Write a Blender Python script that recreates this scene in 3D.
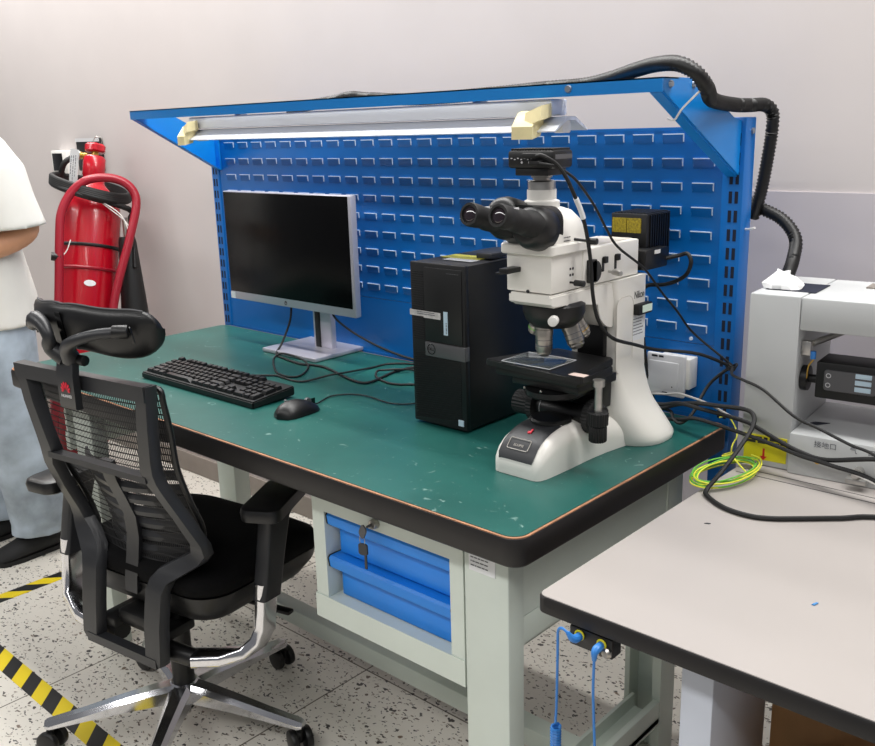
import bpy, bmesh, math, random
from mathutils import Vector, Matrix, Euler

# ---------------------------------------------------------------- camera, world, lights, exposure
for o in list(bpy.data.objects):
    bpy.data.objects.remove(o)
SC = bpy.context.scene
COL = SC.collection
PI = math.pi

cam_d = bpy.data.cameras.new('camera')
cam = bpy.data.objects.new('camera', cam_d)
COL.objects.link(cam)
cam.location = (2.58899568, -1.03156761, 1.39393408)
cam.rotation_euler = (1.31231218, 0.0268264979, 0.735427994)
cam_d.sensor_fit = 'HORIZONTAL'
cam_d.sensor_width = 36.0
cam_d.lens = 919.702674 / 875 * 36.0
cam_d.clip_start = 0.02
SC.camera = cam

SC.view_settings.view_transform = 'Standard'
SC.view_settings.look = 'None'
SC.view_settings.gamma = 1
SC.view_settings.use_curve_mapping = False
SC.view_settings.exposure = 0.0

wd = bpy.data.worlds.new('world')
SC.world = wd
wd.use_nodes = True
bgn = wd.node_tree.nodes['Background']
bgn.inputs['Color'].default_value = (0.94, 0.95, 1.0, 1)
bgn.inputs['Strength'].default_value = 0.20


def area_light(name, loc, sx, sy, power, color=(1, 1, 1), aim=None):
    d = bpy.data.lights.new(name, 'AREA')
    d.shape = 'RECTANGLE'
    d.size, d.size_y, d.energy, d.color = sx, sy, power, color
    o = bpy.data.objects.new(name, d)
    COL.objects.link(o)
    o.location = loc
    if aim is not None:
        o.rotation_euler = (Vector(aim) - Vector(loc)).to_track_quat('-Z', 'Y').to_euler()
    return o


# rows of ceiling lamps running along the wall
area_light('ceiling_lamp_row', (0.2, 0.46, 2.95), 6.2, 0.16, 122, (1.0, 0.985, 0.96))
area_light('ceiling_lamp_row', (0.2, 0.85, 2.95), 6.2, 0.08, 54, (1.0, 0.985, 0.96))
area_light('ceiling_lamp_row', (0.9, -1.9, 2.75), 6.0, 0.30, 84, (1.0, 0.985, 0.96))
area_light('ceiling_lamp_row', (3.6, -0.2, 2.95), 0.4, 3.0, 6, (1.0, 0.985, 0.96))

# ---------------------------------------------------------------- helpers


def lin(c):
    return tuple(((v / 255) / 12.92 if v / 255 <= 0.04045 else ((v / 255 + 0.055) / 1.055) ** 2.4) for v in c) + (1,)


MATS = {}


def M(name, rgb, rough=0.5, metal=0.0, noise=0.0, scale=20.0, bump=0.0, spec=0.5, coat=0.0):
    m = bpy.data.materials.new(name)
    m.use_nodes = True
    nt = m.node_tree
    b = nt.nodes['Principled BSDF']
    b.inputs['Base Color'].default_value = lin(rgb)
    b.inputs['Roughness'].default_value = rough
    b.inputs['Metallic'].default_value = metal
    b.inputs['Specular IOR Level'].default_value = spec
    b.inputs['Coat Weight'].default_value = coat
    tc = nt.nodes.new('ShaderNodeTexCoord')
    n = nt.nodes.new('ShaderNodeTexNoise')
    n.inputs['Scale'].default_value = scale
    n.inputs['Detail'].default_value = 5
    nt.links.new(tc.outputs['Object'], n.inputs['Vector'])
    if noise:
        r = nt.nodes.new('ShaderNodeValToRGB')
        lo = lin([max(0, v * (1 - noise)) for v in rgb])
        hi = lin([min(255, v * (1 + noise)) for v in rgb])
        r.color_ramp.elements[0].position = 0.3
        r.color_ramp.elements[1].position = 0.7
        r.color_ramp.elements[0].color = lo
        r.color_ramp.elements[1].color = hi
        nt.links.new(n.outputs['Fac'], r.inputs['Fac'])
        nt.links.new(r.outputs['Color'], b.inputs['Base Color'])
    if bump:
        bp = nt.nodes.new('ShaderNodeBump')
        bp.inputs['Strength'].default_value = bump
        bp.inputs['Distance'].default_value = 0.002
        nt.links.new(n.outputs['Fac'], bp.inputs['Height'])
        nt.links.new(bp.outputs['Normal'], b.inputs['Normal'])
    MATS[name] = m
    return m


class MB:
    """collects shapes of ONE part"""

    def __init__(self):
        self.bm = bmesh.new()

    def add(self, t):
        vm = {}
        for v in t.verts:
            vm[v] = self.bm.verts.new(v.co)
        for f in t.faces:
            try:
                self.bm.faces.new([vm[v] for v in f.verts])
            except ValueError:
                pass
        t.free()
        return self

    def obox(self, c, s, rot=None, bev=0.0, seg=2):
        t = bmesh.new()
        bmesh.ops.create_cube(t, size=1)
        for v in t.verts:
            v.co = Vector((v.co.x * s[0], v.co.y * s[1], v.co.z * s[2]))
        if bev > 0:
            bev = min(bev, min(s) * 0.49)
            bmesh.ops.bevel(t, geom=list(t.edges), offset=bev, segments=seg, profile=0.5, affect='EDGES')
        R = Matrix.Identity(3)
        if rot is not None:
            R = rot.to_3x3() if not isinstance(rot, (tuple, list)) else Euler(rot).to_matrix()
        for v in t.verts:
            v.co = R @ v.co + Vector(c)
        return self.add(t)

    def box(self, x, y, z, bev=0.0, seg=2):
        return self.obox(((x[0] + x[1]) / 2, (y[0] + y[1]) / 2, (z[0] + z[1]) / 2),
                         (abs(x[1] - x[0]), abs(y[1] - y[0]), abs(z[1] - z[0])), None, bev, seg)

    def lathe(self, prof, p0, axis=(0, 0, 1), seg=28):
        """prof: list of (radius, height along axis)"""
        a = Vector(axis).normalized()
        u = a.orthogonal().normalized()
        w = a.cross(u)
        rings = []
        for r, h in prof:
            c = Vector(p0) + a * h
            if r <= 1e-6:
                rings.append([c])
            else:
                rings.append([c + (u * math.cos(2 * PI * i / seg) + w * math.sin(2 * PI * i / seg)) * r for i in range(seg)])
        return self.loft(rings)

    def cyl(self, p0, p1, r0, r1=None, seg=24, bev=0.0):
        r1 = r0 if r1 is None else r1
        p0, p1 = Vector(p0), Vector(p1)
        L = (p1 - p0).length
        if bev > 0:
            prof = [(0, 0), (r0 - bev, 0), (r0 - bev * .3, bev * .3), (r0, bev), (r1, L - bev), (r1 - bev * .3, L - bev * .3), (r1 - bev, L), (0, L)]
        else:
            prof = [(0, 0), (r0, 0), (r1, L), (0, L)]
        return self.lathe(prof, p0, p1 - p0, seg)

    def loft(self, rings, close=False):
        vs = [[self.bm.verts.new(p) for p in r] for r in rings]
        pairs = list(zip(vs[:-1], vs[1:]))
        if close:
            pairs.append((vs[-1], vs[0]))
        for a, b in pairs:
            n, m = len(a), len(b)
            if n == 1 and m == 1:
                continue
            if n == 1:
                for i in range(m):
                    self.bm.faces.new([a[0], b[i], b[(i + 1) % m]])
            elif m == 1:
                for i in range(n):
                    self.bm.faces.new([a[i], a[(i + 1) % n], b[0]])
            else:
                for i in range(n):
                    self.bm.faces.new([a[i], a[(i + 1) % n], b[(i + 1) % n], b[i]])
        if not close:
            for r in (vs[0], vs[-1]):
                if len(r) > 2:
                    self.bm.faces.new(r)
        return self

    def tube(self, pts, r, seg=8, sub=6, closed=False, ribs=None):
        P = [Vector(p) for p in pts]
        n = len(P)
        rs = r if isinstance(r, (list, tuple)) else [r] * n
        Q, RR = [], []
        if sub > 1 and n > 2:
            cnt = n if closed else n - 1
            for i in range(cnt):
                p0 = P[(i - 1) % n] if closed or i > 0 else P[0] * 2 - P[1]
                p1, p2 = P[i], P[(i + 1) % n]
                p3 = P[(i + 2) % n] if closed or i + 2 < n else P[-1] * 2 - P[-2]
                for k in range(sub):
                    t = k / sub
                    Q.append(0.5 * ((2 * p1) + (p2 - p0) * t + (2 * p0 - 5 * p1 + 4 * p2 - p3) * t * t + (3 * p1 - p0 - 3 * p2 + p3) * t ** 3))
                    RR.append(rs[i] * (1 - t) + rs[(i + 1) % n] * t)
            if not closed:
                Q.append(P[-1])
                RR.append(rs[-1])
        else:
            Q, RR = P, list(rs)
        if ribs:
            RR = [x * (1.0 if i % 2 else ribs) for i, x in enumerate(RR)]
        rings = []
        m = len(Q)
        u = None
        for i in range(m):
            if closed:
                d = Q[(i + 1) % m] - Q[i - 1]
            else:
                d = Q[min(i + 1, m - 1)] - Q[max(i - 1, 0)]
            if d.length < 1e-9:
                d = Vector((0, 0, 1))
            d.normalize()
            if u is None:
                u = d.orthogonal().normalized()
            else:
                u = (u - d * u.dot(d))
                u = u.normalized() if u.length > 1e-6 else d.orthogonal().normalized()
            w = d.cross(u)
            rings.append([Q[i] + (u * math.cos(2 * PI * k / seg) + w * math.sin(2 * PI * k / seg)) * RR[i] for k in range(seg)])
        return self.loft(rings, close=closed)

    def prism(self, poly, fn, ext):
        """poly: 2D outline, fn maps (u,v) to a point, ext: extrusion vector"""
        e = Vector(ext)
        a = [Vector(fn(*p)) for p in poly]
        return self.loft([a, [p + e for p in a]])

    def ell(self, c, r, seg=20, rot=None):
        t = bmesh.new()
        bmesh.ops.create_uvsphere(t, u_segments=seg, v_segments=max(8, seg // 2), radius=1)
        R = Euler(rot).to_matrix() if rot is not None else Matrix.Identity(3)
        for v in t.verts:
            v.co = R @ Vector((v.co.x * r[0], v.co.y * r[1], v.co.z * r[2])) + Vector(c)
        return self.add(t)


ROOT = {}


def mesh_object(name, bm, mat, inv=None, sharp=35):
    bmesh.ops.remove_doubles(bm, verts=bm.verts, dist=1e-6)
    bmesh.ops.recalc_face_normals(bm, faces=bm.faces)
    me = bpy.data.meshes.new(name)
    if inv is not None:
        bm.transform(inv)
    bm.to_mesh(me)
    bm.free()
    for p in me.polygons:
        p.use_smooth = True
    me.set_sharp_from_angle(angle=math.radians(sharp))
    if mat is not None:
        me.materials.append(MATS[mat] if isinstance(mat, str) else mat)
    o = bpy.data.objects.new(name, me)
    COL.objects.link(o)
    return o


def thing(name, label, cat, loc=(0, 0, 0), rz=0.0, group=None):
    o = bpy.data.objects.new(name, None)
    COL.objects.link(o)
    o.empty_display_size = 0.05
    o.location = loc
    o.rotation_euler = (0, 0, rz)
    o['label'] = label
    o['category'] = cat
    if group:
        o['group'] = group
    ROOT[o.name] = (Matrix.Translation(loc) @ Matrix.Rotation(rz, 4, 'Z')).inverted()
    return o


def part(name, mb, mat, parent, label=None, local=False, sharp=35, kind=None):
    inv = ROOT[parent.name]
    o = mesh_object(name, mb.bm, mat, None if local else inv, sharp)
    o.parent = parent
    ROOT[o.name] = inv
    if label:
        o['label'] = label
    if kind:
        o['kind'] = kind
    return o


def solo(name, mb, mat, label, cat, loc=(0, 0, 0), group=None, kind=None, sharp=35):
    o = mesh_object(name, mb.bm, mat, Matrix.Translation(loc).inverted(), sharp)
    o.location = loc
    ROOT[o.name] = Matrix.Translation(loc).inverted()
    o['label'] = label
    o['category'] = cat
    if group:
        o['group'] = group
    if kind:
        o['kind'] = kind
    return o


def struct(name, mb, mat):
    o = mesh_object(name, mb.bm, mat)
    o['kind'] = 'structure'
    o['label'] = name.replace('_', ' ')
    return o


def copy_tree(o, parent=None):
    c = o.copy()
    COL.objects.link(c)
    c.parent = parent
    if o.name in ROOT:
        ROOT[c.name] = ROOT[o.name]
    for ch in list(o.children):
        copy_tree(ch, c)
    return c


def text(name, s, size, mat, parent, org, xd, yd, local=False, ext=0.0002, align='CENTER', squeeze=1.0, label=None):
    cu = bpy.data.curves.new('lettering', 'FONT')
    cu.body = s
    cu.size = size
    cu.extrude = ext
    cu.align_x = align
    cu.align_y = 'CENTER'
    to = bpy.data.objects.new('lettering_tmp', cu)
    COL.objects.link(to)
    bpy.context.view_layer.update()
    me = bpy.data.meshes.new_from_object(to.evaluated_get(bpy.context.evaluated_depsgraph_get()))
    bpy.data.objects.remove(to)
    bpy.data.curves.remove(cu)
    bm = bmesh.new()
    bm.from_mesh(me)
    bpy.data.meshes.remove(me)
    X = Vector(xd).normalized()
    Y = Vector(yd)
    Y = (Y - X * Y.dot(X)).normalized()
    Z = X.cross(Y)
    for v in bm.verts:
        v.co = Vector(org) + X * v.co.x * squeeze + Y * v.co.y + Z * v.co.z
    mb = MB()
    mb.bm.free()
    mb.bm = bm
    return part(name, mb, mat, parent, label, local)


def text_lines(mb, org, xd, yd, w, n, step, h, seed=1):
    """small printed bars standing for unreadably small print on a sticker"""
    rnd = random.Random(seed)
    X, Y = Vector(xd).normalized(), Vector(yd).normalized()
    Z = X.cross(Y)
    R = Matrix((X, Y, Z)).transposed()
    for i in range(n):
        x = 0.0
        while x < w * (0.75 + 0.25 * rnd.random()) - h:
            l = min(h * (1 + 3 * rnd.random()), w - x)
            mb.obox(Vector(org) + X * (x + l / 2) - Y * i * step, (l, h, 0.0003), R)
            x += l + h * 0.7


def rrect(w, h, r, seg=5):
    """rounded rectangle outline centred on 0"""
    out = []
    for cx, cy, a0 in ((w / 2 - r, h / 2 - r, 0), (-w / 2 + r, h / 2 - r, 90), (-w / 2 + r, -h / 2 + r, 180), (w / 2 - r, -h / 2 + r, 270)):
        for k in range(seg + 1):
            a = math.radians(a0 + 90 * k / seg)
            out.append((cx + r * math.cos(a), cy + r * math.sin(a)))
    return out


def ring_z(cx, cy, z, w, d, r, seg=5):
    return [Vector((cx + u, cy + v, z)) for u, v in rrect(w, d, min(r, w * .499, d * .499), seg)]


def ring_y(cx, y, cz, w, h, r, seg=5):
    return [Vector((cx + u, y, cz + v)) for u, v in rrect(w, h, min(r, w * .499, h * .499), seg)]


def evaluated(o):
    bpy.context.view_layer.update()
    dg = bpy.context.evaluated_depsgraph_get()
    return bpy.data.meshes.new_from_object(o.evaluated_get(dg))


# ---------------------------------------------------------------- materials
M('white_paint', (196, 189, 187), 0.75, noise=0.012, scale=3, bump=0.05)
M('lower_wall', (190, 184, 188), 0.45, noise=0.01, scale=3)
M('skirting', (138, 130, 122), 0.4, noise=0.05, scale=8)
M('blue_panel', (3, 98, 174), 0.32, noise=0.03, scale=4, spec=0.45)
M('blue_frame', (9, 128, 210), 0.35, noise=0.02, scale=5)
M('blue_drawer', (30, 132, 226), 0.4, noise=0.02, scale=6)
M('cut_edge', (206, 220, 236), 0.35, spec=0.6)
M('slot_dark', (6, 16, 40), 0.8)
M('grey_frame', (212, 221, 212), 0.42, noise=0.02, scale=6)
M('rubber_edge', (16, 13, 14), 0.5, noise=0.2, scale=14)
M('board_core', (158, 112, 82), 0.7, noise=0.1, scale=40)
M('alu', (205, 207, 214), 0.35, metal=0.25, noise=0.03)
M('lamp_grey', (226, 229, 236), 0.4, metal=0.1)
M('cream_foam', (236, 222, 172), 0.8, noise=0.04, scale=30)
M('black_plastic', (12, 12, 13), 0.42, noise=0.1, scale=40)
M('black_gloss', (8, 8, 9), 0.12)
M('screen', (4, 4, 5), 0.25, spec=0.15)
M('black_rubber', (10, 10, 11), 0.6)
M('hose_black', (12, 12, 13), 0.45)
M('silver', (196, 194, 204), 0.32, metal=0.55)
M('chrome', (218, 218, 222), 0.14, metal=1.0)
M('brushed', (190, 188, 184), 0.32, metal=0.9, noise=0.05, scale=60)
M('steel', (170, 166, 160), 0.3, metal=1.0)
M('brass', (196, 160, 80), 0.3, metal=1.0)
M('scope_white', (232, 229, 222), 0.32, noise=0.01, scale=4)
M('scope_grey', (196, 190, 182), 0.4)
M('lens', (30, 16, 26), 0.05, spec=1.0)
M('white_plastic', (226, 224, 220), 0.4)
M('off_white', (206, 206, 208), 0.45)
M('grey_plastic', (92, 92, 94), 0.4, metal=0.3)
M('dark_grey', (46, 47, 50), 0.45)
M('label_white', (228, 230, 232), 0.5)
M('label_blue', (190, 212, 226), 0.5)
M('label_silver', (196, 192, 190), 0.45, noise=0.08, scale=90)
M('cable_grey', (158, 156, 152), 0.45)
M('ink', (28, 28, 32), 0.6)
M('ink_grey', (96, 98, 104), 0.6)
M('yellow_label', (214, 204, 26), 0.5)
M('red_ink', (196, 30, 30), 0.5)
M('olive_label', (150, 132, 24), 0.5, noise=0.25, scale=220)
M('lime_label', (190, 186, 72), 0.55)
M('pink_label', (222, 200, 190), 0.55)
M('mint_label', (214, 232, 218), 0.5)
M('earth_yellow', (226, 226, 70), 0.45)
M('earth_green', (110, 190, 70), 0.45)
M('white_table', (164, 158, 154), 0.42, noise=0.012, scale=4)
M('table_leg', (206, 212, 224), 0.45)
M('cord_blue', (52, 128, 206), 0.4)
M('cardboard', (176, 136, 92), 0.85, noise=0.06, scale=12)
M('orange', (226, 120, 30), 0.6)
M('machine_white', (188, 190, 190), 0.45, noise=0.012, scale=5)
M('machine_dark', (14, 14, 15), 0.5)
M('clear_grey', (150, 158, 164), 0.2)
M('tissue', (240, 240, 240), 0.85, noise=0.02, bump=0.2)
M('chair_black', (36, 37, 40), 0.42, noise=0.05, scale=30)
M('chair_fabric', (9, 9, 10), 0.95, spec=0.15, noise=0.2, scale=160, bump=0.3)
M('chair_pad', (17, 17, 18), 0.38, noise=0.1, scale=30)
M('logo_red', (214, 30, 56), 0.45)
M('logo_white', (226, 226, 228), 0.45)
M('ext_red', (172, 8, 30), 0.25, coat=0.3)
M('frame_red', (146, 14, 36), 0.35)
M('horn_black', (14, 14, 15), 0.5)
M('shirt', (222, 220, 214), 0.85, noise=0.015, scale=8)
M('skin', (206, 150, 116), 0.5, noise=0.04, scale=20)
M('hair', (20, 16, 15), 0.6)
M('jeans', (158, 170, 182), 0.85, noise=0.2, scale=7, bump=0.2)
M('shoe_black', (20, 20, 21), 0.75)
M('eye_white', (230, 228, 224), 0.2)
M('scrap_blue', (60, 130, 190), 0.5)
M('bare_bolt', (150, 156, 166), 0.35, metal=0.7)


def mat_floor():
    m = bpy.data.materials.new('terrazzo_tiles')
    m.use_nodes = True
    nt = m.node_tree
    N, Lk = nt.nodes, nt.links
    b = N['Principled BSDF']
    b.inputs['Roughness'].default_value = 0.38
    tc = N.new('ShaderNodeTexCoord')
    # warped, slightly stretched cells give angular stone chips
    nz = N.new('ShaderNodeTexNoise')
    nz.inputs['Scale'].default_value = 55
    Lk.new(tc.outputs['Object'], nz.inputs['Vector'])
    mixv = N.new('ShaderNodeMixRGB')
    mixv.blend_type = 'LINEAR_LIGHT'
    mixv.inputs['Fac'].default_value = 0.012
    Lk.new(tc.outputs['Object'], mixv.inputs['Color1'])
    Lk.new(nz.outputs['Color'], mixv.inputs['Color2'])
    base = lin((222, 217, 207))
    prev = None
    for k, (sc, thr, size, cols) in enumerate(((70, 0.20, 0.30, ((74, 70, 66), (104, 92, 80), (150, 140, 128))),
                                               (120, 0.20, 0.34, ((78, 74, 70), (140, 128, 114), (168, 160, 150))),
                                               (46, 0.06, 0.24, ((58, 54, 50), (120, 104, 88), (92, 88, 84))))):
        mp = N.new('ShaderNodeMapping')
        mp.inputs['Rotation'].default_value = (0, 0, 0.6 + k)
        mp.inputs['Scale'].default_value = (1, 1.7, 1)
        Lk.new(mixv.outputs['Color'], mp.inputs['Vector'])
        v = N.new('ShaderNodeTexVoronoi')
        v.voronoi_dimensions = '2D'
        v.inputs['Scale'].default_value = sc
        Lk.new(mp.outputs['Vector'], v.inputs['Vector'])
        sep = N.new('ShaderNodeSeparateColor')
        Lk.new(v.outputs['Color'], sep.inputs['Color'])
        a = N.new('ShaderNodeMath')
        a.operation = 'LESS_THAN'
        a.inputs[1].default_value = thr
        Lk.new(sep.outputs['Red'], a.inputs[0])
        sz = N.new('ShaderNodeMath')
        sz.operation = 'MULTIPLY'
        sz.inputs[1].default_value = size * 1.6
        Lk.new(sep.outputs['Blue'], sz.inputs[0])
        d = N.new('ShaderNodeMath')
        d.operation = 'LESS_THAN'
        Lk.new(v.outputs['Distance'], d.inputs[0])
        Lk.new(sz.outputs[0], d.inputs[1])
        mu = N.new('ShaderNodeMath')
        mu.operation = 'MULTIPLY'
        Lk.new(a.outputs[0], mu.inputs[0])
        Lk.new(d.outputs[0], mu.inputs[1])
        cr = N.new('ShaderNodeValToRGB')
        cr.color_ramp.interpolation = 'CONSTANT'
        cr.color_ramp.elements[0].color = lin(cols[0])
        cr.color_ramp.elements[1].position = 0.45
        cr.color_ramp.elements[1].color = lin(cols[1])
        e = cr.color_ramp.elements.new(0.75)
        e.color = lin(cols[2])
        Lk.new(sep.outputs['Green'], cr.inputs['Fac'])
        mx = N.new('ShaderNodeMixRGB')
        Lk.new(mu.outputs[0], mx.inputs['Fac'])
        if prev is None:
            mx.inputs['Color1'].default_value = base
        else:
            Lk.new(prev, mx.inputs['Color1'])
        Lk.new(cr.outputs['Color'], mx.inputs['Color2'])
        prev = mx.outputs['Color']
    # tile joints every 0.6 m
    br = N.new('ShaderNodeTexBrick')
    br.offset = 0.0
    br.inputs['Scale'].default_value = 1.0
    br.inputs['Mortar Size'].default_value = 0.0022
    br.inputs['Mortar Smooth'].default_value = 0.1
    br.inputs['Brick Width'].default_value = 0.597
    br.inputs['Row Height'].default_value = 0.597
    br.inputs['Color1'].default_value = (1, 1, 1, 1)
    br.inputs['Color2'].default_value = (1, 1, 1, 1)
    br.inputs['Mortar'].default_value = lin((120, 112, 104))
    mp = N.new('ShaderNodeMapping')
    mp.inputs['Location'].default_value = (-0.360 + 0.597 * 20, -0.432 + 0.597 * 20, 0)
    Lk.new(tc.outputs['Object'], mp.inputs['Vector'])
    Lk.new(mp.outputs['Vector'], br.inputs['Vector'])
    mx = N.new('ShaderNodeMixRGB')
    mx.blend_type = 'MULTIPLY'
    mx.inputs['Fac'].default_value = 1
    Lk.new(prev, mx.inputs['Color1'])
    Lk.new(br.outputs['Color'], mx.inputs['Color2'])
    Lk.new(mx.outputs['Color'], b.inputs['Base Color'])
    MATS['terrazzo'] = m


def mat_mat():
    """green anti-static mat with scuffs and pale scratches"""
    m = M('green_mat', (26, 106, 98), 0.38)
    nt = m.node_tree
    N, Lk = nt.nodes, nt.links
    b = N['Principled BSDF']
    tc = [n for n in N if n.type == 'TEX_COORD'][0]
    n1 = N.new('ShaderNodeTexNoise')
    n1.inputs['Scale'].default_value = 7
    n1.inputs['Detail'].default_value = 8
    Lk.new(tc.outputs['Object'], n1.inputs['Vector'])
    r1 = N.new('ShaderNodeValToRGB')
    r1.color_ramp.elements[0].position = 0.35
    r1.color_ramp.elements[0].color = lin((19, 78, 72))
    r1.color_ramp.elements[1].position = 0.7
    r1.color_ramp.elements[1].color = lin((30, 90, 83))
    Lk.new(n1.outputs['Fac'], r1.inputs['Fac'])
    n2 = N.new('ShaderNodeTexNoise')
    n2.inputs['Scale'].default_value = 26
    n2.inputs['Detail'].default_value = 3
    n2.inputs['Distortion'].default_value = 2.5
    Lk.new(tc.outputs['Object'], n2.inputs['Vector'])
    r2 = N.new('ShaderNodeValToRGB')
    r2.color_ramp.elements[0].position = 0.67
    r2.color_ramp.elements[0].color = (0, 0, 0, 1)
    r2.color_ramp.elements[1].position = 0.76
    r2.color_ramp.elements[1].color = (0.4, 0.4, 0.4, 1)
    Lk.new(n2.outputs['Fac'], r2.inputs['Fac'])
    mx = N.new('ShaderNodeMixRGB')
    Lk.new(r2.outputs['Color'], mx.inputs['Fac'])
    Lk.new(r1.outputs['Color'], mx.inputs['Color1'])
    mx.inputs['Color2'].default_value = lin((170, 200, 192))
    Lk.new(mx.outputs['Color'], b.inputs['Base Color'])


def mat_tape():
    """black and yellow diagonal hazard bands, striped along object X"""
    m = bpy.data.materials.new('hazard_tape')
    m.use_nodes = True
    nt = m.node_tree
    N, Lk = nt.nodes, nt.links
    b = N['Principled BSDF']
    b.inputs['Roughness'].default_value = 0.45
    tc = N.new('ShaderNodeTexCoord')
    sp = N.new('ShaderNodeSeparateXYZ')
    Lk.new(tc.outputs['Object'], sp.inputs['Vector'])
    ad = N.new('ShaderNodeMath')
    ad.operation = 'ADD'
    Lk.new(sp.outputs['X'], ad.inputs[0])
    Lk.new(sp.outputs['Y'], ad.inputs[1])
    dv = N.new('ShaderNodeMath')
    dv.operation = 'DIVIDE'
    dv.inputs[1].default_value = 0.118
    Lk.new(ad.outputs[0], dv.inputs[0])
    fr = N.new('ShaderNodeMath')
    fr.operation = 'FRACT'
    Lk.new(dv.outputs[0], fr.inputs[0])
    gt = N.new('ShaderNodeMath')
    gt.operation = 'GREATER_THAN'
    gt.inputs[1].default_value = 0.5
    Lk.new(fr.outputs[0], gt.inputs[0])
    mx = N.new('ShaderNodeMixRGB')
    Lk.new(gt.outputs[0], mx.inputs['Fac'])
    mx.inputs['Color1'].default_value = lin((232, 206, 20))
    mx.inputs['Color2'].default_value = lin((22, 21, 20))
    Lk.new(mx.outputs['Color'], b.inputs['Base Color'])
    MATS['hazard'] = m


def mat_mesh():
    """woven chair mesh with small see-through openings"""
    m = bpy.data.materials.new('chair_mesh')
    m.use_nodes = True
    nt = m.node_tree
    N, Lk = nt.nodes, nt.links
    b = N['Principled BSDF']
    b.inputs['Base Color'].default_value = lin((22, 22, 24))
    b.inputs['Roughness'].default_value = 0.7
    out = [n for n in N if n.type == 'OUTPUT_MATERIAL'][0]
    tc = N.new('ShaderNodeTexCoord')
    sp = N.new('ShaderNodeSeparateXYZ')
    Lk.new(tc.outputs['Object'], sp.inputs['Vector'])
    res = []
    for ax, per, thr in (('X', 0.0056, 0.50), ('Z', 0.0150, 0.22)):
        d = N.new('ShaderNodeMath')
        d.operation = 'DIVIDE'
        d.inputs[1].default_value = per
        Lk.new(sp.outputs[ax], d.inputs[0])
        f = N.new('ShaderNodeMath')
        f.operation = 'FRACT'
        Lk.new(d.outputs[0], f.inputs[0])
        g = N.new('ShaderNodeMath')
        g.operation = 'GREATER_THAN'
        g.inputs[1].default_value = thr
        Lk.new(f.outputs[0], g.inputs[0])
        res.append(g)
    mu = N.new('ShaderNodeMath')
    mu.operation = 'MULTIPLY'
    Lk.new(res[0].outputs[0], mu.inputs[0])
    Lk.new(res[1].outputs[0], mu.inputs[1])
    tr = N.new('ShaderNodeBsdfTransparent')
    ms = N.new('ShaderNodeMixShader')
    Lk.new(mu.outputs[0], ms.inputs['Fac'])
    Lk.new(b.outputs['BSDF'], ms.inputs[1])
    Lk.new(tr.outputs['BSDF'], ms.inputs[2])
    Lk.new(ms.outputs['Shader'], out.inputs['Surface'])
    MATS['chair_mesh'] = m


def mat_glass():
    m = M('slide_glass', (225, 235, 238), 0.05)
    m.node_tree.nodes['Principled BSDF'].inputs['Transmission Weight'].default_value = 0.95


mat_floor()
mat_mat()
mat_tape()
mat_mesh()
mat_glass()

# ---------------------------------------------------------------- the setting
WALL = 1.0
mb = MB(); mb.box((-3.2, 4.6), (-3.2, WALL + 0.1), (-0.05, 0)); struct('floor', mb, 'terrazzo')
mb = MB(); mb.box((-3.2, 4.6), (WALL, WALL + 0.1), (0, 3.0)); struct('wall_back', mb, 'white_paint')
mb = MB(); mb.box((1.3, 4.6), (WALL - 0.004, WALL), (0.10, 1.243)); struct('trim_1', mb, 'lower_wall')
mb = MB(); mb.box((-3.2, 4.6), (WALL - 0.014, WALL), (0, 0.085), 0.003); struct('baseboard_back', mb, 'skirting')

# ---------------------------------------------------------------- workbench
ZT = 0.78
bench = thing('workbench', 'long workbench with a green mat top, black rubber edge and pale grey steel legs', 'workbench', (0.9, 0.37, 0))


def slab(mb, x0, x1, y0, y1, z0, z1, r):
    a = ring_z((x0 + x1) / 2, (y0 + y1) / 2, z0, x1 - x0, y1 - y0, r, 8)
    b = ring_z((x0 + x1) / 2, (y0 + y1) / 2, z1, x1 - x0, y1 - y0, r, 8)
    return mb.loft([a, b])


mb = MB()
rings = []
for z, ins, in ((0.728, 0.006), (0.731, 0.002), (0.735, 0), (0.772, 0), (0.7775, 0.002), (0.778, 0.004)):
    rings.append(ring_z(0.9, 0.367, z, 1.8 - 2 * ins, 0.734 - 2 * ins, 0.032 - ins, 8))
mb.loft(rings); part('edge_band', mb, 'rubber_edge', bench, 'black rubber band around the bench top')
mb = MB(); slab(mb, 0.003, 1.797, 0.003, 0.731, 0.7775, 0.7795, 0.03); part('board_core', mb, 'board_core', bench, 'thin bare brown board edge')
mb = MB(); slab(mb, 0.0075, 1.7925, 0.0075, 0.7265, 0.779, 0.7805, 0.027); part('mat', mb, 'green_mat', bench, 'green mat surface with pale scuffs')


def c_leg(x0, x1, y0, y1):
    m = MB()
    m.box((x0, x1), (y0, y1), (0.0, 0.728), 0.004)
    return m


for x0, x1, y0, y1 in ((0.235, 0.33, 0.06, 0.105), (0.08, 0.175, 0.60, 0.66)):
    part('leg', c_leg(x0, x1, y0, y1), 'grey_frame', bench)
m = MB(); m.box((1.638, 1.735), (0.058, 0.102), (0, 0.728), 0.004); part('leg', m, 'grey_frame', bench)
# rear right leg: an open channel
m = MB()
m.box((1.645, 1.652), (0.60, 0.66), (0, 0.728)); m.box((1.652, 1.728), (0.645, 0.66), (0, 0.728)); m.box((1.722, 1.735), (0.60, 0.66), (0, 0.728), 0.002)
m.box((1.645, 1.657), (0.596, 0.604), (0, 0.728)); m.box((1.714, 1.735), (0.596, 0.604), (0, 0.728))
part('leg', m, 'grey_frame', bench)
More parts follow.
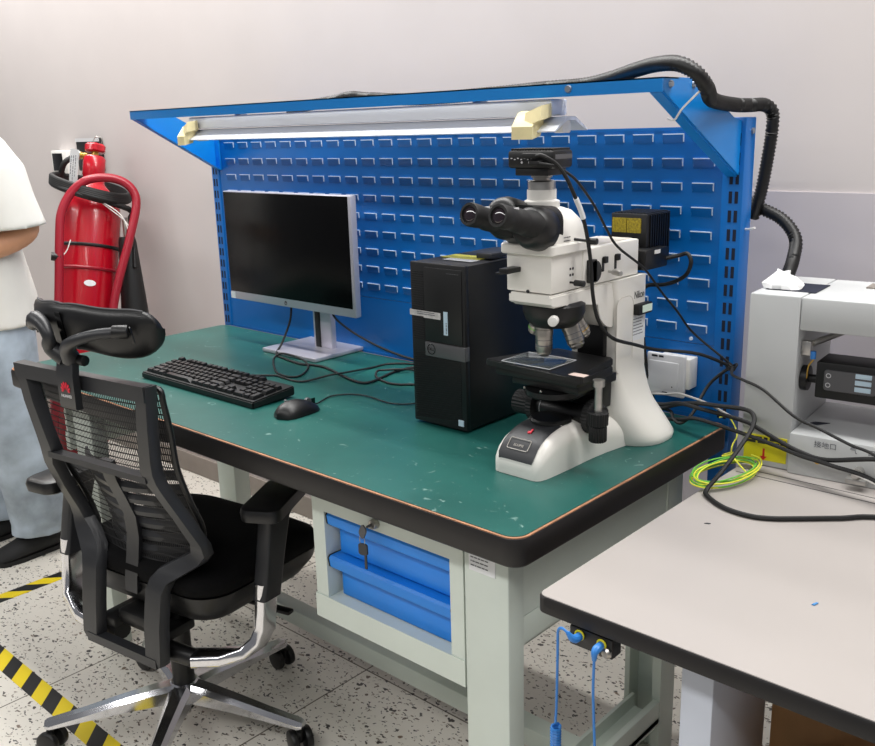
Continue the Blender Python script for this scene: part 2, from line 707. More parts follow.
# side aprons and rails
for xs in (0.10, 1.722):
    m = MB(); m.box((xs, xs + 0.010), (0.10, 0.60), (0.585, 0.728)); m.box((xs - 0.012, xs + 0.010), (0.10, 0.60), (0.53, 0.583), 0.002)
    part('side_apron', m, 'grey_frame', bench)
    m = MB()
    m.box((xs - 0.058, xs + 0.012), (0.10, 0.60), (0.105, 0.118)); m.box((xs - 0.004, xs + 0.012), (0.10, 0.60), (0.098, 0.158), 0.002); m.box((xs - 0.060, xs - 0.052), (0.10, 0.60), (0.098, 0.150))
    rail = part('side_rail', m, 'grey_frame', bench)
    m = MB(); m.cyl((xs - 0.03, 0.41, 0.118), (xs - 0.03, 0.41, 0.124), 0.009, seg=6); part('bolt', m, 'bare_bolt', rail)
m = MB(); m.box((0.115, 1.665), (0.345, 0.392), (0.104, 0.150), 0.003); part('stretcher', m, 'grey_frame', bench)
m = MB(); m.box((0.17, 1.645), (0.625, 0.65), (0.60, 0.728), 0.002); part('rear_apron', m, 'grey_frame', bench)
m = MB(); m.box((1.651, 1.708), (0.0565, 0.0582), (0.666, 0.705)); stk = part('sticker', m, 'label_white', bench, 'white asset sticker on the front right leg')
m = MB(); text_lines(m, (1.655, 0.0563, 0.699), (1, 0, 0), (0, 0, 1), 0.044, 4, 0.0075, 0.0022, 3); part('print', m, 'ink_grey', stk)

# drawer unit hung under the bench
du = thing('drawer_unit', 'pale grey two-drawer steel unit hung under the green bench top', 'drawer unit', (1.415, 0.30, 0.41))
m = MB()
X0, X1, Z0, Z1, Y0, Y1 = 1.21, 1.617, 0.412, 0.7275, 0.08, 0.58
OX0, OX1, OZ0, OZ1 = 1.246, 1.585, 0.464, 0.655
m.box((X0, OX0), (Y0, Y1), (Z0, Z1)); m.box((OX1, X1), (Y0, Y1), (Z0, Z1))
m.box((OX0, OX1), (Y0, Y1), (OZ1, Z1)); m.box((OX0, OX1), (Y0, Y1), (Z0, OZ0))
m.box((X0, X1), (Y1 - 0.004, Y1), (Z0, Z1))
part('body', m, 'grey_frame', du)
m = MB(); m.box((X0 - 0.002, X1 + 0.002), (Y0 - 0.003, Y0), (Z0 - 0.001, OZ0)); part('lower_lip', m, 'grey_frame', du)
for zb, zt in ((0.561, 0.653), (0.466, 0.558)):
    m = MB(); m.box((OX0 + 0.016, OX1 - 0.002), (0.106, 0.50), (zb + 0.001, zt - 0.026), 0.001)
    dr = part('drawer', m, 'blue_drawer', du)
    # folded grip rail along the top of the drawer
    prof = [(0.106, zt - 0.032), (0.096, zt - 0.034), (0.086, zt - 0.026), (0.083, zt - 0.006), (0.088, zt - 0.001), (0.118, zt - 0.001), (0.118, zt - 0.032)]
    m = MB(); m.prism(prof, lambda u, v: (OX0 + 0.004, u, v), (OX1 - OX0 - 0.006, 0, 0)); gr = part('grip', m, 'blue_drawer', dr)
    for xe in (OX0 + 0.001, OX1 - 0.003):
        m = MB(); m.prism([(u - 0.001 if u < .1 else u, v + 0.0005) for u, v in prof], lambda u, v: (xe, u, v), (0.003, 0, 0)); part('end_cap', m, 'black_plastic', dr, 'black plastic cap closing the grip end')
m = MB(); m.cyl((1.398, 0.082, 0.672), (1.398, 0.068, 0.672), 0.011, 0.0095, bev=.0015); lk = part('lock', m, 'steel', du, 'round steel cylinder lock')
ky = thing('key', 'small keys hanging from the lock of the blue drawers', 'key', (1.398, 0.066, 0.655))
m = MB(); m.prism(rrect(0.019, 0.026, 0.007), lambda u, v: (1.389 + u * .95 + v * .45, 0.052 - u * .3, 0.661 + v * .85 - u * .45), (0.0006, 0.003, 0)); m.box((1.3965, 1.3995), (0.056, 0.069), (0.670, 0.674)); part('key_head', m, 'grey_plastic', ky)
m = MB(); ring = [(1.384 + 0.007 * math.cos(a), 0.056, 0.641 + 0.012 * math.sin(a)) for a in [2 * PI * k / 14 for k in range(14)]]; m.tube(ring, 0.0008, 6, 2, closed=True); part('ring', m, 'steel', ky)
m = MB(); m.prism(rrect(0.020, 0.030, 0.006), lambda u, v: (1.386 + u * .97, 0.054 + u * .2, 0.623 + v * .8), (0.0005, 0.003, 0)); m.box((1.3885, 1.3945), (0.055, 0.0575), (0.583, 0.612), .0006); part('spare_key', m, 'dark_grey', ky, 'dark spare key dangling on the ring')

# ---------------------------------------------------------------- louvred panel rack behind the bench
rack = thing('tool_panel_rack', 'blue louvred back panel with slotted posts and overhanging canopy frame behind the bench', 'tool panel', (0.9, 0.77, 0.40))
YP = 0.738
PTOP = 1.386
m = MB()
m.box((0.04, 1.752), (YP, YP + 0.012), (0.942, PTOP - 0.004)); m.box((0.04, 1.752), (YP - 0.0015, YP + 0.02), (PTOP - 0.006, PTOP))
panel = part('louvred_panel', m, 'blue_panel', rack)
m = MB(); e = MB()
PX, PZ = 0.0699, 0.0489
for i in range(24):
    xr = 0.126 + PX * i
    for j in range(9):
        zt = 1.3725 - PZ * j
        w, h, d = 0.047, 0.0185, 0.0036
        x0, x1, z0 = xr - w, xr, zt - h
        m.loft([[(x0, YP, z0), (x1, YP, z0), (x1, YP, zt), (x0, YP, zt)],
                [(x0 + .0015, YP - d * .35, z0 + .004), (x1 - .001, YP - d * .35, z0 + .004), (x1 - .0006, YP - d, zt - .0006), (x0 + .001, YP - d, zt - .0006)]])
        # bare cut rim along the top and the two ends of the pressing
        e.box((x0 + .001, x1), (YP - d - .0002, YP), (zt - .0008, zt + .0010))
        for xe in (x1,):
            e.loft([[(xe - .0008, YP, z0 + .003), (xe + .0010, YP, z0 + .003), (xe + .0010, YP, zt + .0010), (xe - .0008, YP, zt + .0010)],
                    [(xe - .0008, YP - d * .45, z0 + .004), (xe + .0012, YP - d * .45, z0 + .004), (xe + .0012, YP - d, zt + .0012), (xe - .0008, YP - d, zt + .0012)]])
lv = part('louvres', m, 'blue_panel', panel)
part('louvre_rim', e, 'cut_edge', panel, 'pale cut rims of the pressed louvres')
m = MB(); m.box((0.04, 1.752), (YP, YP + 0.012), (0.70, 0.9405)); m.box((0.04, 1.752), (YP - 0.001, YP + .012), (0.70, 0.786))
part('lower_panel', m, 'blue_panel', rack)
for x in (0.075, 1.70):
    m = MB(); m.cyl((x, YP, 0.951), (x, YP - .003, 0.951), 0.004, seg=10); part('screw', m, 'cut_edge', panel)
for x0, x1, sx in ((0.0, 0.04, (0.012, 0.026)), (1.752, 1.797, (1.772, 1.7845))):
    m = MB(); m.box((x0, x1), (YP - 0.004, YP + 0.042), (0.40, 1.402), 0.003)
    po = part('post', m, 'blue_panel', rack)
    s = MB()
    for xx in sx:
        for k in range(26):
            z = 1.372 - 0.0373 * k
            if z > 0.79:
                s.box((xx - .0035, xx + .0035), (YP - 0.0046, YP - 0.003), (z - 0.0235, z))
    part('slots', s, 'slot_dark', po, 'two columns of dark slots')
m = MB(); m.cyl((1.797, 0.762, 1.376), (1.8005, 0.762, 1.376), 0.006, seg=12); part('bolt', m, 'bare_bolt', rack)
m = MB(); m.tube([(1.796, 0.756, 1.185), (1.806, 0.752, 1.186), (1.820, 0.748, 1.189)], 0.0022); part('clip', m, 'white_plastic', rack, 'small white clip on the right post')


# canopy arms: bent triangular plates rising forwards from the posts
def arm(x, s, lean=0.0):
    q = MB()
    X = lambda u: x + lean * (0.738 - u) / 0.313
    prof = [(0.738, 1.290), (0.738, 1.395), (0.700, 1.402), (0.545, 1.470), (0.425, 1.470), (0.425, 1.448)]
    q.prism(prof, lambda u, v: (X(u), u, v), (0.004 * s, 0, 0))
    # flange folded inwards along the underside
    fl = [Vector((X(0.738), 0.738, 1.290)), Vector((X(0.425), 0.425, 1.448))]
    n = Vector((0, -0.158, -0.313)).normalized() * 0.003
    q.loft([[fl[0], fl[1], fl[1] + n, fl[0] + n], [p + Vector((-0.022 * s, 0, 0)) for p in (fl[0], fl[1], fl[1] + n, fl[0] + n)]])
    q.box((x, x - 0.022 * s), (0.7335, 0.738), (1.290, 1.388))
    return q


ar = part('canopy_arm', arm(1.783, 1), 'blue_frame', rack)
for y, z in ((0.447, 1.459), (0.53, 1.459)):
    m = MB(); m.cyl((1.787, y, z), (1.7915, y, z), 0.0065, 0.005, seg=12); part('bolt', m, 'bare_bolt', ar)
part('canopy_arm', arm(0.030, -1, 0.052), 'blue_frame', rack)
m = MB(); m.box((0.079, 1.787), (0.420, 0.424), (1.446, 1.470)); m.box((0.079, 1.787), (0.420, 0.475), (1.4675, 1.470))
fr = part('front_rail', m, 'blue_frame', rack)
m = MB(); m.cyl((1.598, 0.421, 1.459), (1.598, 0.416, 1.459), 0.0075, 0.006, seg=12); part('bolt', m, 'bare_bolt', fr)

# strip lamp under the canopy
lamp = thing('strip_lamp', 'long unlit grey strip lamp hung under the blue canopy rail', 'strip lamp', (0.95, 0.45, 1.385))
m = MB(); m.box((0.358, 1.553), (0.432, 0.482), (1.414, 1.444), 0.003); part('housing', m, 'lamp_grey', lamp)
m = MB()
prof = [(0.445, 1.412), (0.470, 1.412), (0.512, 1.389), (0.512, 1.386), (0.470, 1.405), (0.445, 1.405), (0.404, 1.384), (0.402, 1.386)]
m.prism(prof, lambda u, v: (0.358, u, v), (1.222, 0, 0)); part('reflector', m, 'lamp_grey', lamp)
m = MB(); m.cyl((0.37, 0.457, 1.394), (1.56, 0.457, 1.394), 0.008); part('tube', m, 'white_plastic', lamp)
for x in (0.37, 1.548):
    m = MB(); m.box((x, x + 0.022), (0.443, 0.471), (1.382, 1.412), 0.003); part('tube_socket', m, 'white_plastic', lamp)
for x, sgn in ((0.372, 1), (1.505, 1)):
    # folded foam protectors slipped over the reflector edge
    m = MB()
    w = 0.030 if x < 1 else 0.044
    fold = [(-0.8 * w, -0.018), (0, 0.004), (1.0 * w, 0.014), (1.1 * w, 0.024), (0.05 * w, 0.016), (-0.95 * w, -0.006)]
    m.prism([(0.400 - 0.012, 1.372), (0.400 - 0.012, 1.395), (0.408, 1.420), (0.420, 1.424), (0.424, 1.402), (0.414, 1.378)], lambda u, v: (x - w * 0.3, u, v), (w * 1.1, 0, 0))
    m.prism([(0.394, 1.398), (0.400, 1.424), (0.430, 1.428), (0.432, 1.404)], lambda u, v: (x + w * 0.25, u, v - 0.004), (w * 0.9, -0.004, 0.012))
    part('foam_cap', m, 'cream_foam', lamp, 'cream folded foam cap over the lamp edge')

# ---------------------------------------------------------------- monitor
mon = thing('monitor', 'black-screened desktop monitor with silver chin on a square silver stand', 'monitor', (0.56, 0.66, ZT + .0005))
XL, XR, MB_Z, MT_Z, MY = 0.243, 0.802, 0.913, 1.236, 0.60
m = MB(); m.box((XL, XR), (MY, MY + 0.022), (MB_Z, MT_Z), 0.004); m.box((XL + .1, XR - .1), (MY + .02, MY + .05), (MB_Z + .06, MT_Z - .07), 0.012); part('housing', m, 'silver', mon)
m = MB(); m.box((XL + .004, XR - .010), (MY - 0.0012, MY + .002), (MB_Z + 0.024, MT_Z - .003), 0.0008); part('screen', m, 'screen', mon, 'switched-off black screen')
m = MB(); m.box((XL + .003, XL + .024), (MY - 0.0012, MY + .001), (MB_Z + 0.002, MB_Z + .021)); part('sticker', m, 'label_white', mon, 'white sticker at the lower left corner')
lg = MB(); lg.lathe([(0, 0), (0.0062, 0), (0.0062, .0006), (0, .0006)], (0.508, MY - .0002, MB_Z + .0115), (0, -1, 0)); lo = part('logo_badge', lg, 'dark_grey', mon)
text('lettering', 'hp', 0.010, 'silver', lo, (0.508, MY - .001, MB_Z + .0118), (1, 0, 0), (.25, 0, 1))
m = MB(); m.box((0.549, 0.626), (0.662, 0.682), (ZT + .010, 1.06), 0.003); part('stand_column', m, 'silver', mon)
m = MB(); m.box((0.559, 0.581), (0.6605, 0.663), (ZT + .012, 0.905), 0.0005); part('column_slot', m, 'black_plastic', mon, 'black cable slot in the stand column')
m = MB(); m.box((0.44, 0.676), (0.555, 0.760), (ZT + .0015, ZT + .013), 0.003); part('stand_base', m, 'silver', mon)
m = MB(); m.box((0.575, 0.615), (0.640, 0.668), (0.99, 1.06), 0.004); part('stand_joint', m, 'dark_grey', mon)

# ---------------------------------------------------------------- keyboard
kb = thing('keyboard', 'black full-size computer keyboard with raised keys on the green mat', 'keyboard', (0.658, 0.240, ZT + .0005), math.radians(0.4))
KW, KD = 0.478, 0.126
m = MB()
m.loft([[(-KW / 2, -KD / 2, 0), (KW / 2, -KD / 2, 0), (KW / 2, KD / 2, 0.006), (-KW / 2, KD / 2, 0.006)],
        [(-KW / 2, -KD / 2, 0.017), (KW / 2, -KD / 2, 0.017), (KW / 2, KD / 2, 0.029), (-KW / 2, KD / 2, 0.029)]])
bmesh.ops.bevel(m.bm, geom=list(m.bm.edges), offset=.003, segments=2, affect='EDGES')
part('body', m, 'black_plastic', kb, local=True)
m = MB()
for s in (-1, 1):
    m.box((s * .19 - .012, s * .19 + .012), (KD / 2 - .022, KD / 2 - .015), (0.0, 0.008), .001)
part('feet', m, 'black_plastic', kb, local=True)
keys = []
U = 0.0192
kx0, ky0 = -KW / 2 + 0.010, KD / 2 - 0.013
row = lambda y, ws, x=0.0: [keys.append((x + sum(ws[:i]) + w / 2, y, w)) for i, w in enumerate(ws) if w > 0]
row(0, [1]); row(0, [1] * 4, 2); row(0, [1] * 4, 6.5); row(0, [1] * 4, 11)
row(1.3, [1] * 13 + [2]); row(2.3, [1.5] + [1] * 12 + [1.5]); row(3.3, [1.75] + [1] * 11 + [2.25]); row(4.3, [2.25] + [1] * 10 + [2.75])
row(5.3, [1.25, 1.25, 1.25, 6.25, 1.25, 1.25, 1.25, 1.25])
row(0, [1] * 3, 15.3); row(1.3, [1] * 3, 15.3); row(2.3, [1] * 3, 15.3); row(4.3, [1], 16.3); row(5.3, [1] * 3, 15.3)
row(1.3, [1] * 4, 18.6); row(2.3, [1] * 3, 18.6); row(3.3, [1] * 3, 18.6); row(4.3, [1] * 3, 18.6); row(5.3, [2, 1], 18.6)
keys.append((22.1, 2.8, -1)); keys.append((22.1, 4.8, -1))
meshes = {}
U = (KW - 0.02) / 22.6
V = (KD - 0.012) / 6.35
keys.sort(key=lambda k: -k[1])
rest = MB()


def keycap(mbx, cx, cy, w, hgt):
    sx, sy = (abs(w) * U - .0028, V - .0028)
    if w < 0:
        sx, sy = U - .0028, 2 * V - .0028
    mbx.loft([[(cx + a * sx / 2, cy + b * sy / 2, hgt) for a, b in ((-1, -1), (1, -1), (1, 1), (-1, 1))],
              [(cx + a * sx / 2 * .98, cy + b * sy / 2 * .98, hgt + .002) for a, b in ((-1, -1), (1, -1), (1, 1), (-1, 1))],
              [(cx + a * sx / 2 * .78, cy + .0006 + b * sy / 2 * .74, hgt + .0085) for a, b in ((-1, -1), (1, -1), (1, 1), (-1, 1))]])


for i, (kx, kr, w) in enumerate(keys):
    cx, cy = kx0 + kx * U, ky0 - kr * V
    hg = 0.017 + (cy + KD / 2) / KD * 0.012 - .0005
    if i < 99:
        if w not in meshes:
            q = MB(); keycap(q, 0, 0, w, 0)
            ko = part('keycap', q, 'black_plastic', kb, local=True)
            meshes[w] = ko
        else:
            ko = meshes[w].copy(); COL.objects.link(ko); ko.parent = kb
        ko.location = (cx, cy, hg)
        ko.rotation_euler = (math.atan2(.012, KD), 0, 0)
    else:
        keycap(rest, cx, cy, w, hg)
part('far_keycaps', rest, 'black_plastic', kb, local=True, kind='stuff')

# ---------------------------------------------------------------- mouse
ms = thing('mouse', 'black wired computer mouse right of the keyboard on the green mat', 'mouse', (1.003, 0.222, ZT + .0005), math.radians(2))
m = MB()
rings = []
for t in [i / 12 for i in range(13)]:
    y = -0.058 + 0.116 * t
    w = 0.033 * (1 - abs(2 * t - 1) ** 3.2) ** .5 * (1.0 - .10 * math.sin(PI * t)) + .0006
    h = 0.038 * (math.sin(PI * min(1, max(0, (t * .93 + .05)))) ** .62) * (1.06 - .35 * t) + .0005
    rings.append([(w * math.cos(a) * (1.06 if math.sin(a) < .3 else 1), y, max(0.001, h * max(0, math.sin(a)) ** .75)) for a in [PI * k / 14 for k in range(15)]])
m.loft(rings); part('shell', m, 'black_plastic', ms, local=True, sharp=60)
m = MB(); m.lathe([(0, -.0035), (.009, -.0035), (.0105, -.002), (.0105, .002), (.009, .0035), (0, .0035)], (0, .033, .0195), (1, 0, 0)); part('wheel', m, 'grey_plastic', ms, local=True)
m = MB(); m.box((-.0006, .0006), (.02, .056), (.006, .0245)); part('button_gap', m, 'black_gloss', ms, local=True)
m = MB(); m.tube([(0.998, 0.279, .790), (0.989, 0.296, .785), (0.966, 0.356, .7835), (0.989, 0.395, .7835), (1.038, 0.410, .7835), (1.124, 0.402, .7835), (1.172, 0.439, .7835), (1.20, 0.55, .7835)], 0.0017); part('cord', m, 'black_rubber', ms)
text('lettering', 'hp', 0.010, 'grey_plastic', ms, (0, -.030, .0388), (1, 0, 0), (0, 1, 0.25), local=True)

# ---------------------------------------------------------------- tower computer
pc = thing('computer_tower', 'black desktop computer tower with silver band, standing upright on the green mat', 'computer', (1.327, 0.48, ZT + .0005))
TX0, TX1, TY0, TY1, TZ1 = 1.256, 1.404, 0.345, 0.630, 1.130
m = MB(); m.box((TX0, TX1), (TY0 + .012, TY1), (ZT + .006, TZ1), 0.003); part('case', m, 'black_plastic', pc)
m = MB(); m.box((TX0 - .001, TX1 + .001), (TY0, TY0 + .013), (ZT + .005, TZ1 + .001), 0.003); bz = part('front_bezel', m, 'black_plastic', pc)
m = MB()
rnd = random.Random(5)
for k in range(30):
    z = 0.795 + k * 0.0049
    m.loft([[(TX0 + .006, TY0 + .001, z), (TX1 - .012, TY0 + .001, z + .010), (TX1 - .012, TY0 + .001, z + .0118), (TX0 + .006, TY0 + .001, z + .0018)],
            [(TX0 + .006, TY0 - .0016, z), (TX1 - .012, TY0 - .0016, z + .010), (TX1 - .012, TY0 - .0016, z + .0118), (TX0 + .006, TY0 - .0016, z + .0018)]])
for k in range(30):
    z = 0.968 + k * 0.0049
    m.box((TX0 + .004, TX0 + .036), (TY0 - .0012, TY0 + .001), (z, z + .0018))
part('grille', m, 'black_rubber', bz)
m = MB(); m.box((TX0 + .040, TX1 - .006), (TY0 - .002, TY0 + .001), (0.968, 1.122), 0.0008); part('drive_cover', m, 'black_plastic', bz)
m = MB(); m.box((TX0 + .040, TX1 + .0015), (TY0 - .0035, TY0 + .012), (0.935, 0.965), 0.001); bd = part('band', m, 'grey_plastic', pc, 'silver-grey band across the front')
m = MB(); ring = [(1.3135 + .0105 * math.cos(a), TY0 - .0037, .9505 + .0105 * math.sin(a)) for a in [2 * PI * k / 24 for k in range(24)]]; m.tube(ring, .0009, 6, 1, closed=True); rg = part('logo_ring', m, 'black_gloss', bd)
text('lettering', 'DELL', 0.0085, 'black_gloss', rg, (1.3135, TY0 - .0038, .9505), (1, 0, 0), (0, 0, 1), squeeze=.85)
m = MB(); m.box((TX0 - .0015, TX0 + .085), (TY0 - .0032, TY0 - .0018), (1.018, 1.030)); m.box((TX0 + .038, TX0 + .085), (TY0 - .0036, TY0 - .003), (1.016, 1.030)); m.box((TX0 - .002, TX0 - .0005), (TY0 - .003, TY0 + .03), (1.018, 1.030)); sk = part('sticker', m, 'label_silver', pc, 'silver paper seal across the bezel')
m = MB(); text_lines(m, (TX0 + .020, TY0 - .0040, 1.0275), (1, 0, 0), (0, 0, 1), .06, 2, .004, .0015, 8); part('print', m, 'ink_grey', sk)
m = MB(); m.box((TX0 + .093, TX0 + .104), (TY0 - .003, TY0 - .0018), (0.985, 1.034)); sk = part('sticker', m, 'label_blue', pc, 'upright pale blue sticker on the bezel')
m = MB(); text_lines(m, (TX0 + .1005, TY0 - .0033, 0.988), (0, 0, 1), (1, 0, 0), .028, 1, .003, .002, 9); part('print', m, 'ink_grey', sk)
m = MB(); m.box((TX1 - .020, TX1 - .006), (TY0 - .0032, TY0 - .0012), (0.796, 0.809)); part('sticker', m, 'label_blue', pc, 'small square badge low on the front')
m = MB(); text_lines(m, (TX1 - .045, TY0 - .0024, 1.113), (1, 0, 0), (0, 0, 1), .032, 1, .003, .0014, 10); part('print', m, 'grey_plastic', bz)
m = MB(); m.box((1.270, 1.372), (0.425, 0.475), (TZ1 + .0012, TZ1 + .0018)); part('label', m, 'lime_label', pc, 'yellow-green label on top of the case')
m = MB(); m.box((1.300, 1.380), (0.398, 0.424), (TZ1 + .0012, TZ1 + .0018)); part('label', m, 'label_white', pc, 'white label on top of the case')
bx = MB(); bx.box((1.352, 1.392), (0.446, 0.50), (TZ1 + .002, TZ1 + .013), .002)
solo('adapter_box', bx, 'dark_grey', 'small dark adapter lying on top of the black computer tower', 'adapter', (1.372, 0.473, TZ1 + .002))

for x in (0.55, 1.35):
    m = MB(); m.box((x, x + .02), (0.445, 0.468), (1.443, 1.468)); part('hanger', m, 'lamp_grey', lamp)

# ---------------------------------------------------------------- microscope
sc = thing('microscope', 'white upright laboratory microscope with black binocular head and camera on top, on the green mat', 'microscope', (1.63, 0.45, ZT + .0005))
CX = 1.628
ZB = ZT + 0.001
# one continuous white stand: low rounded nose, flared rear foot and column
m = MB()
secs = [  # y, half width, top height, corner radius
    (0.2165, 0.036, 0.012, .006), (0.218, 0.045, 0.024, .010), (0.224, 0.051, 0.040, .014), (0.236, 0.0545, 0.055, .018), (0.252, 0.056, 0.066, .020),
    (0.277, 0.057, 0.075, .022), (0.310, 0.058, 0.081, .024), (0.345, 0.058, 0.081, .026), (0.385, 0.059, 0.075, .028), (0.425, 0.062, 0.068, .03),
    (0.465, 0.068, 0.063, .032), (0.500, 0.074, 0.060, .034), (0.54, 0.076, 0.056, .034)]


def nose_top(y, x):
    """height of the white nose above the mat at (y, offset x)"""
    for (ya, wa, ha, ra), (yb, wb, hb, rb) in zip(secs[:-1], secs[1:]):
        if ya <= y <= yb:
            t = (y - ya) / (yb - ya)
            hw, h, r = wa + (wb - wa) * t, ha + (hb - ha) * t, ra + (rb - ra) * t
            rr = min(r * 1.3, h * .95, hw * .9)
            e = max(0.0, abs(x) - (hw - rr))
            return h - rr + math.sqrt(max(0, rr * rr - e * e))
    return 0


rings = []
for y, hw, h, r in secs:
    # flat underneath, rounded shoulders above
    o = [Vector((CX - hw, y, ZB)), Vector((CX + hw, y, ZB))]
    n = 8
    rr = min(r * 1.3, h * .95, hw * .9)
    for k in range(n + 1):
        a = PI / 2 * k / n
        o.append(Vector((CX + hw - rr + rr * math.cos(a), y, ZB + h - rr + rr * math.sin(a))))
    for k in range(n + 1):
        a = PI / 2 + PI / 2 * k / n
        o.append(Vector((CX - hw + rr + rr * math.cos(a), y, ZB + h - rr + rr * math.sin(a))))
    rings.append(o)
m.loft(rings)
col_rings = []
for z, hw, y0, y1, r in ((ZB, 0.119, .480, .632, .066), (ZB + .006, 0.1205, .478, .633, .066), (0.793, 0.119, .476, .632, .064), (0.803, 0.113, .473, .628, .06), (0.816, 0.104, .470, .622, .054), (0.832, 0.093, .467, .614, .046), (0.850, 0.0815, .465, .605, .04), (0.868, 0.072, .465, .598, .034),
                         (0.886, 0.0645, .466, .592, .026), (0.905, 0.059, .467, .586, .018), (0.925, 0.0555, .467, .582, .014), (0.96, 0.054, .467, .580, .012), (1.02, 0.053, .467, .580, .012), (1.06, .053, .467, .580, .012), (1.085, .053, .462, .580, .012), (1.11, .053, .455, .580, .012)):
    col_rings.append(ring_z(CX, (y0 + y1) / 2, z, hw * 2, y1 - y0, r, 6))
m.loft(col_rings)
stand = part('stand', m, 'scope_white', sc, sharp=50)
# arm that carries the illuminator forward, with a rounded inner corner to the column
m = MB()
prof = [(0.275, 1.086), (0.262, 1.094), (0.262, 1.110), (0.580, 1.110), (0.580, 1.05), (0.470, 1.02)]
prof += [(0.470 - .058 * math.sin(a) * 1.0 - .0, 1.02 + .052 * (1 - math.cos(a))) for a in [PI / 2 * k / 6 for k in range(1, 7)]]
prof += [(0.40, 1.076), (0.34, 1.084)]
m.prism(prof, lambda u, v: (CX - .046, u, v), (0.092, 0, 0))
bmesh.ops.bevel(m.bm, geom=[e for e in m.bm.edges if abs(e.verts[0].co.x - e.verts[1].co.x) < 1e-6 and e.calc_length() > .02], offset=.004, segments=2, affect='EDGES')
part('arm', m, 'scope_white', sc, sharp=40)
m = MB(); m.loft([[Vector((CX + .0535, 0.495 + u, 1.0 + v)) for u, v in rrect(.060, .150, .018)], [Vector((CX + .0542, 0.495 + u, 1.0 + v)) for u, v in rrect(.058, .148, .017)]])
part('side_recess', m, 'scope_white', stand)
m = MB(); m.tube([Vector((CX + .0538, 0.495 + u, 1.0 + v)) for u, v in rrect(.060, .150, .018)], .0009, 5, 1, closed=True); part('recess_seam', m, 'scope_grey', stand)
text('lettering', 'Nikon', 0.021, 'ink', stand, (CX + .0534, 0.5485, 1.072), (0, 1, 0), (0, 0, 1), squeeze=.72)
m = MB(); m.box((CX + .053, CX + .066), (0.528, 0.577), (1.034, 1.055), 0.001); sw = part('side_module', m, 'black_plastic', sc)
m = MB(); m.box((CX + .066, CX + .0668), (0.540, 0.576), (1.038, 1.052)); part('label', m, 'mint_label', sw, 'pale mint label')
m = MB(); m.box((CX + .053, CX + .0538), (0.522, 0.573), (0.982, 1.031)); lb = part('label', m, 'label_white', stand, 'white notice label on the column side')
m = MB(); text_lines(m, (CX + .0540, 0.527, 1.025), (0, 1, 0), (0, 0, 1), .040, 6, .0062, .0018, 12); part('print', m, 'ink_grey', lb)
# nose cover, dark
m = MB()
vs = []
for y in (0.2195, 0.224, 0.230, 0.238, 0.248, 0.260, 0.275, 0.295, 0.320, 0.345):
    hw = 0.0405 if y > .222 else .037
    vs.append([m.bm.verts.new((CX - .002 + hw * t / 6, y - .0010, ZB + nose_top(y, hw * t / 6 - .002) + .0010)) for t in range(-6, 7)])
for a, b in zip(vs[:-1], vs[1:]):
    for i in range(12):
        m.bm.faces.new([a[i], a[i + 1], b[i + 1], b[i]])
nose = part('nose_cover', m, 'dark_grey', sc, 'dark panel on the sloping nose', sharp=60)
m = MB(); m.lathe([(0, 0), (.040, 0), (.040, .004), (.036, .007), (0, .008)], (CX, 0.326, ZB + .080), (0, 0, 1), 40); part('field_lens_ring', m, 'black_plastic', sc)
nrm = Vector((0, -.72, .69)).normalized(); tang = Vector((0, .69, .72)).normalized()
m = MB(); m.tube([Vector((CX - .004, 0.2365, ZB + .0535)) + Vector((1, 0, 0)) * u + tang * v + nrm * .003 for u, v in rrect(.046, .022, .003)], .0007, 5, 1, closed=True); pl = part('name_plate', m, 'scope_grey', nose)
text('lettering', 'ECLIPSE', 0.0065, 'scope_grey', pl, Vector((CX - .004, 0.2350, ZB + .0515)) + nrm * .003, (1, 0, 0), tang)
m = MB(); q = Vector((CX + .002, 0.264, ZB + .0735)); R = Matrix((Vector((1, 0, 0)), Vector((0, .88, .47)), Vector((0, -.47, .88)))).transposed(); m.obox(q, (.004, .012, .002), R, .0008); m.obox(q + Vector((-.004, -.003, -.0015)), (.004, .006, .002), R, .0006); part('power_mark', m, 'logo_red', nose, 'small red mark')

# illuminator housing
m = MB(); m.box((1.574, 1.672), (0.265, 0.362), (1.1115, 1.178), 0.003); hb = part('illuminator_front', m, 'scope_white', sc)
m = MB(); m.box((1.578, 1.6745), (0.3605, 0.553), (1.1115, 1.180), 0.003); hr = part('illuminator_body', m, 'scope_white', sc)
m = MB(); m.box((1.590, 1.660), (0.42, 0.548), (1.1795, 1.181)); part('top_plate', m, 'scope_grey', hr)
m = MB(); m.box((1.586, 1.606), (0.228, 0.267), (1.147, 1.156), .001); m.box((1.580, 1.600), (0.226, 0.255), (1.146, 1.149), .0005); part('slider', m, 'black_plastic', hb)
m = MB(); m.cyl((1.622, 0.2655, 1.1135), (1.622, .263, 1.1135), .003, seg=10); part('screw', m, 'ink', hb)
m = MB()
for y, z in ((0.322, 1.150), (0.330, 1.150), (0.322, 1.139), (0.330, 1.139)):
    m.box((1.6715, 1.6727), (y - .002, y + .002), (z - .002, z + .002))
part('print', m, 'ink', hb)
m = MB(); m.cyl((1.672, 0.322, 1.126), (1.684, .322, 1.126), .002, seg=10); m.cyl((1.682, 0.322, 1.126), (1.702, .322, 1.126), .0055, bev=.001); part('knob', m, 'black_plastic', hb)
for y, z, r in ((0.408, 1.138, 0),):
    m = MB(); m.box((1.674, 1.684), (0.370, 0.392), (1.118, 1.160), .002); m.lathe([(0, 0), (.020, 0), (.020, .006), (0, .006)], (1.678, .386, 1.138), (1, 0, 0)); part('filter_wheel', m, 'black_plastic', hr)
for y in (0.425, 0.468):
    m = MB(); m.box((1.6735, 1.6755), (y - .004, y + .004), (1.132, 1.158), .001); m.box((1.6735, 1.681), (y - .002, y + .009), (1.148, 1.160), .001); part('lever', m, 'black_plastic', hr)
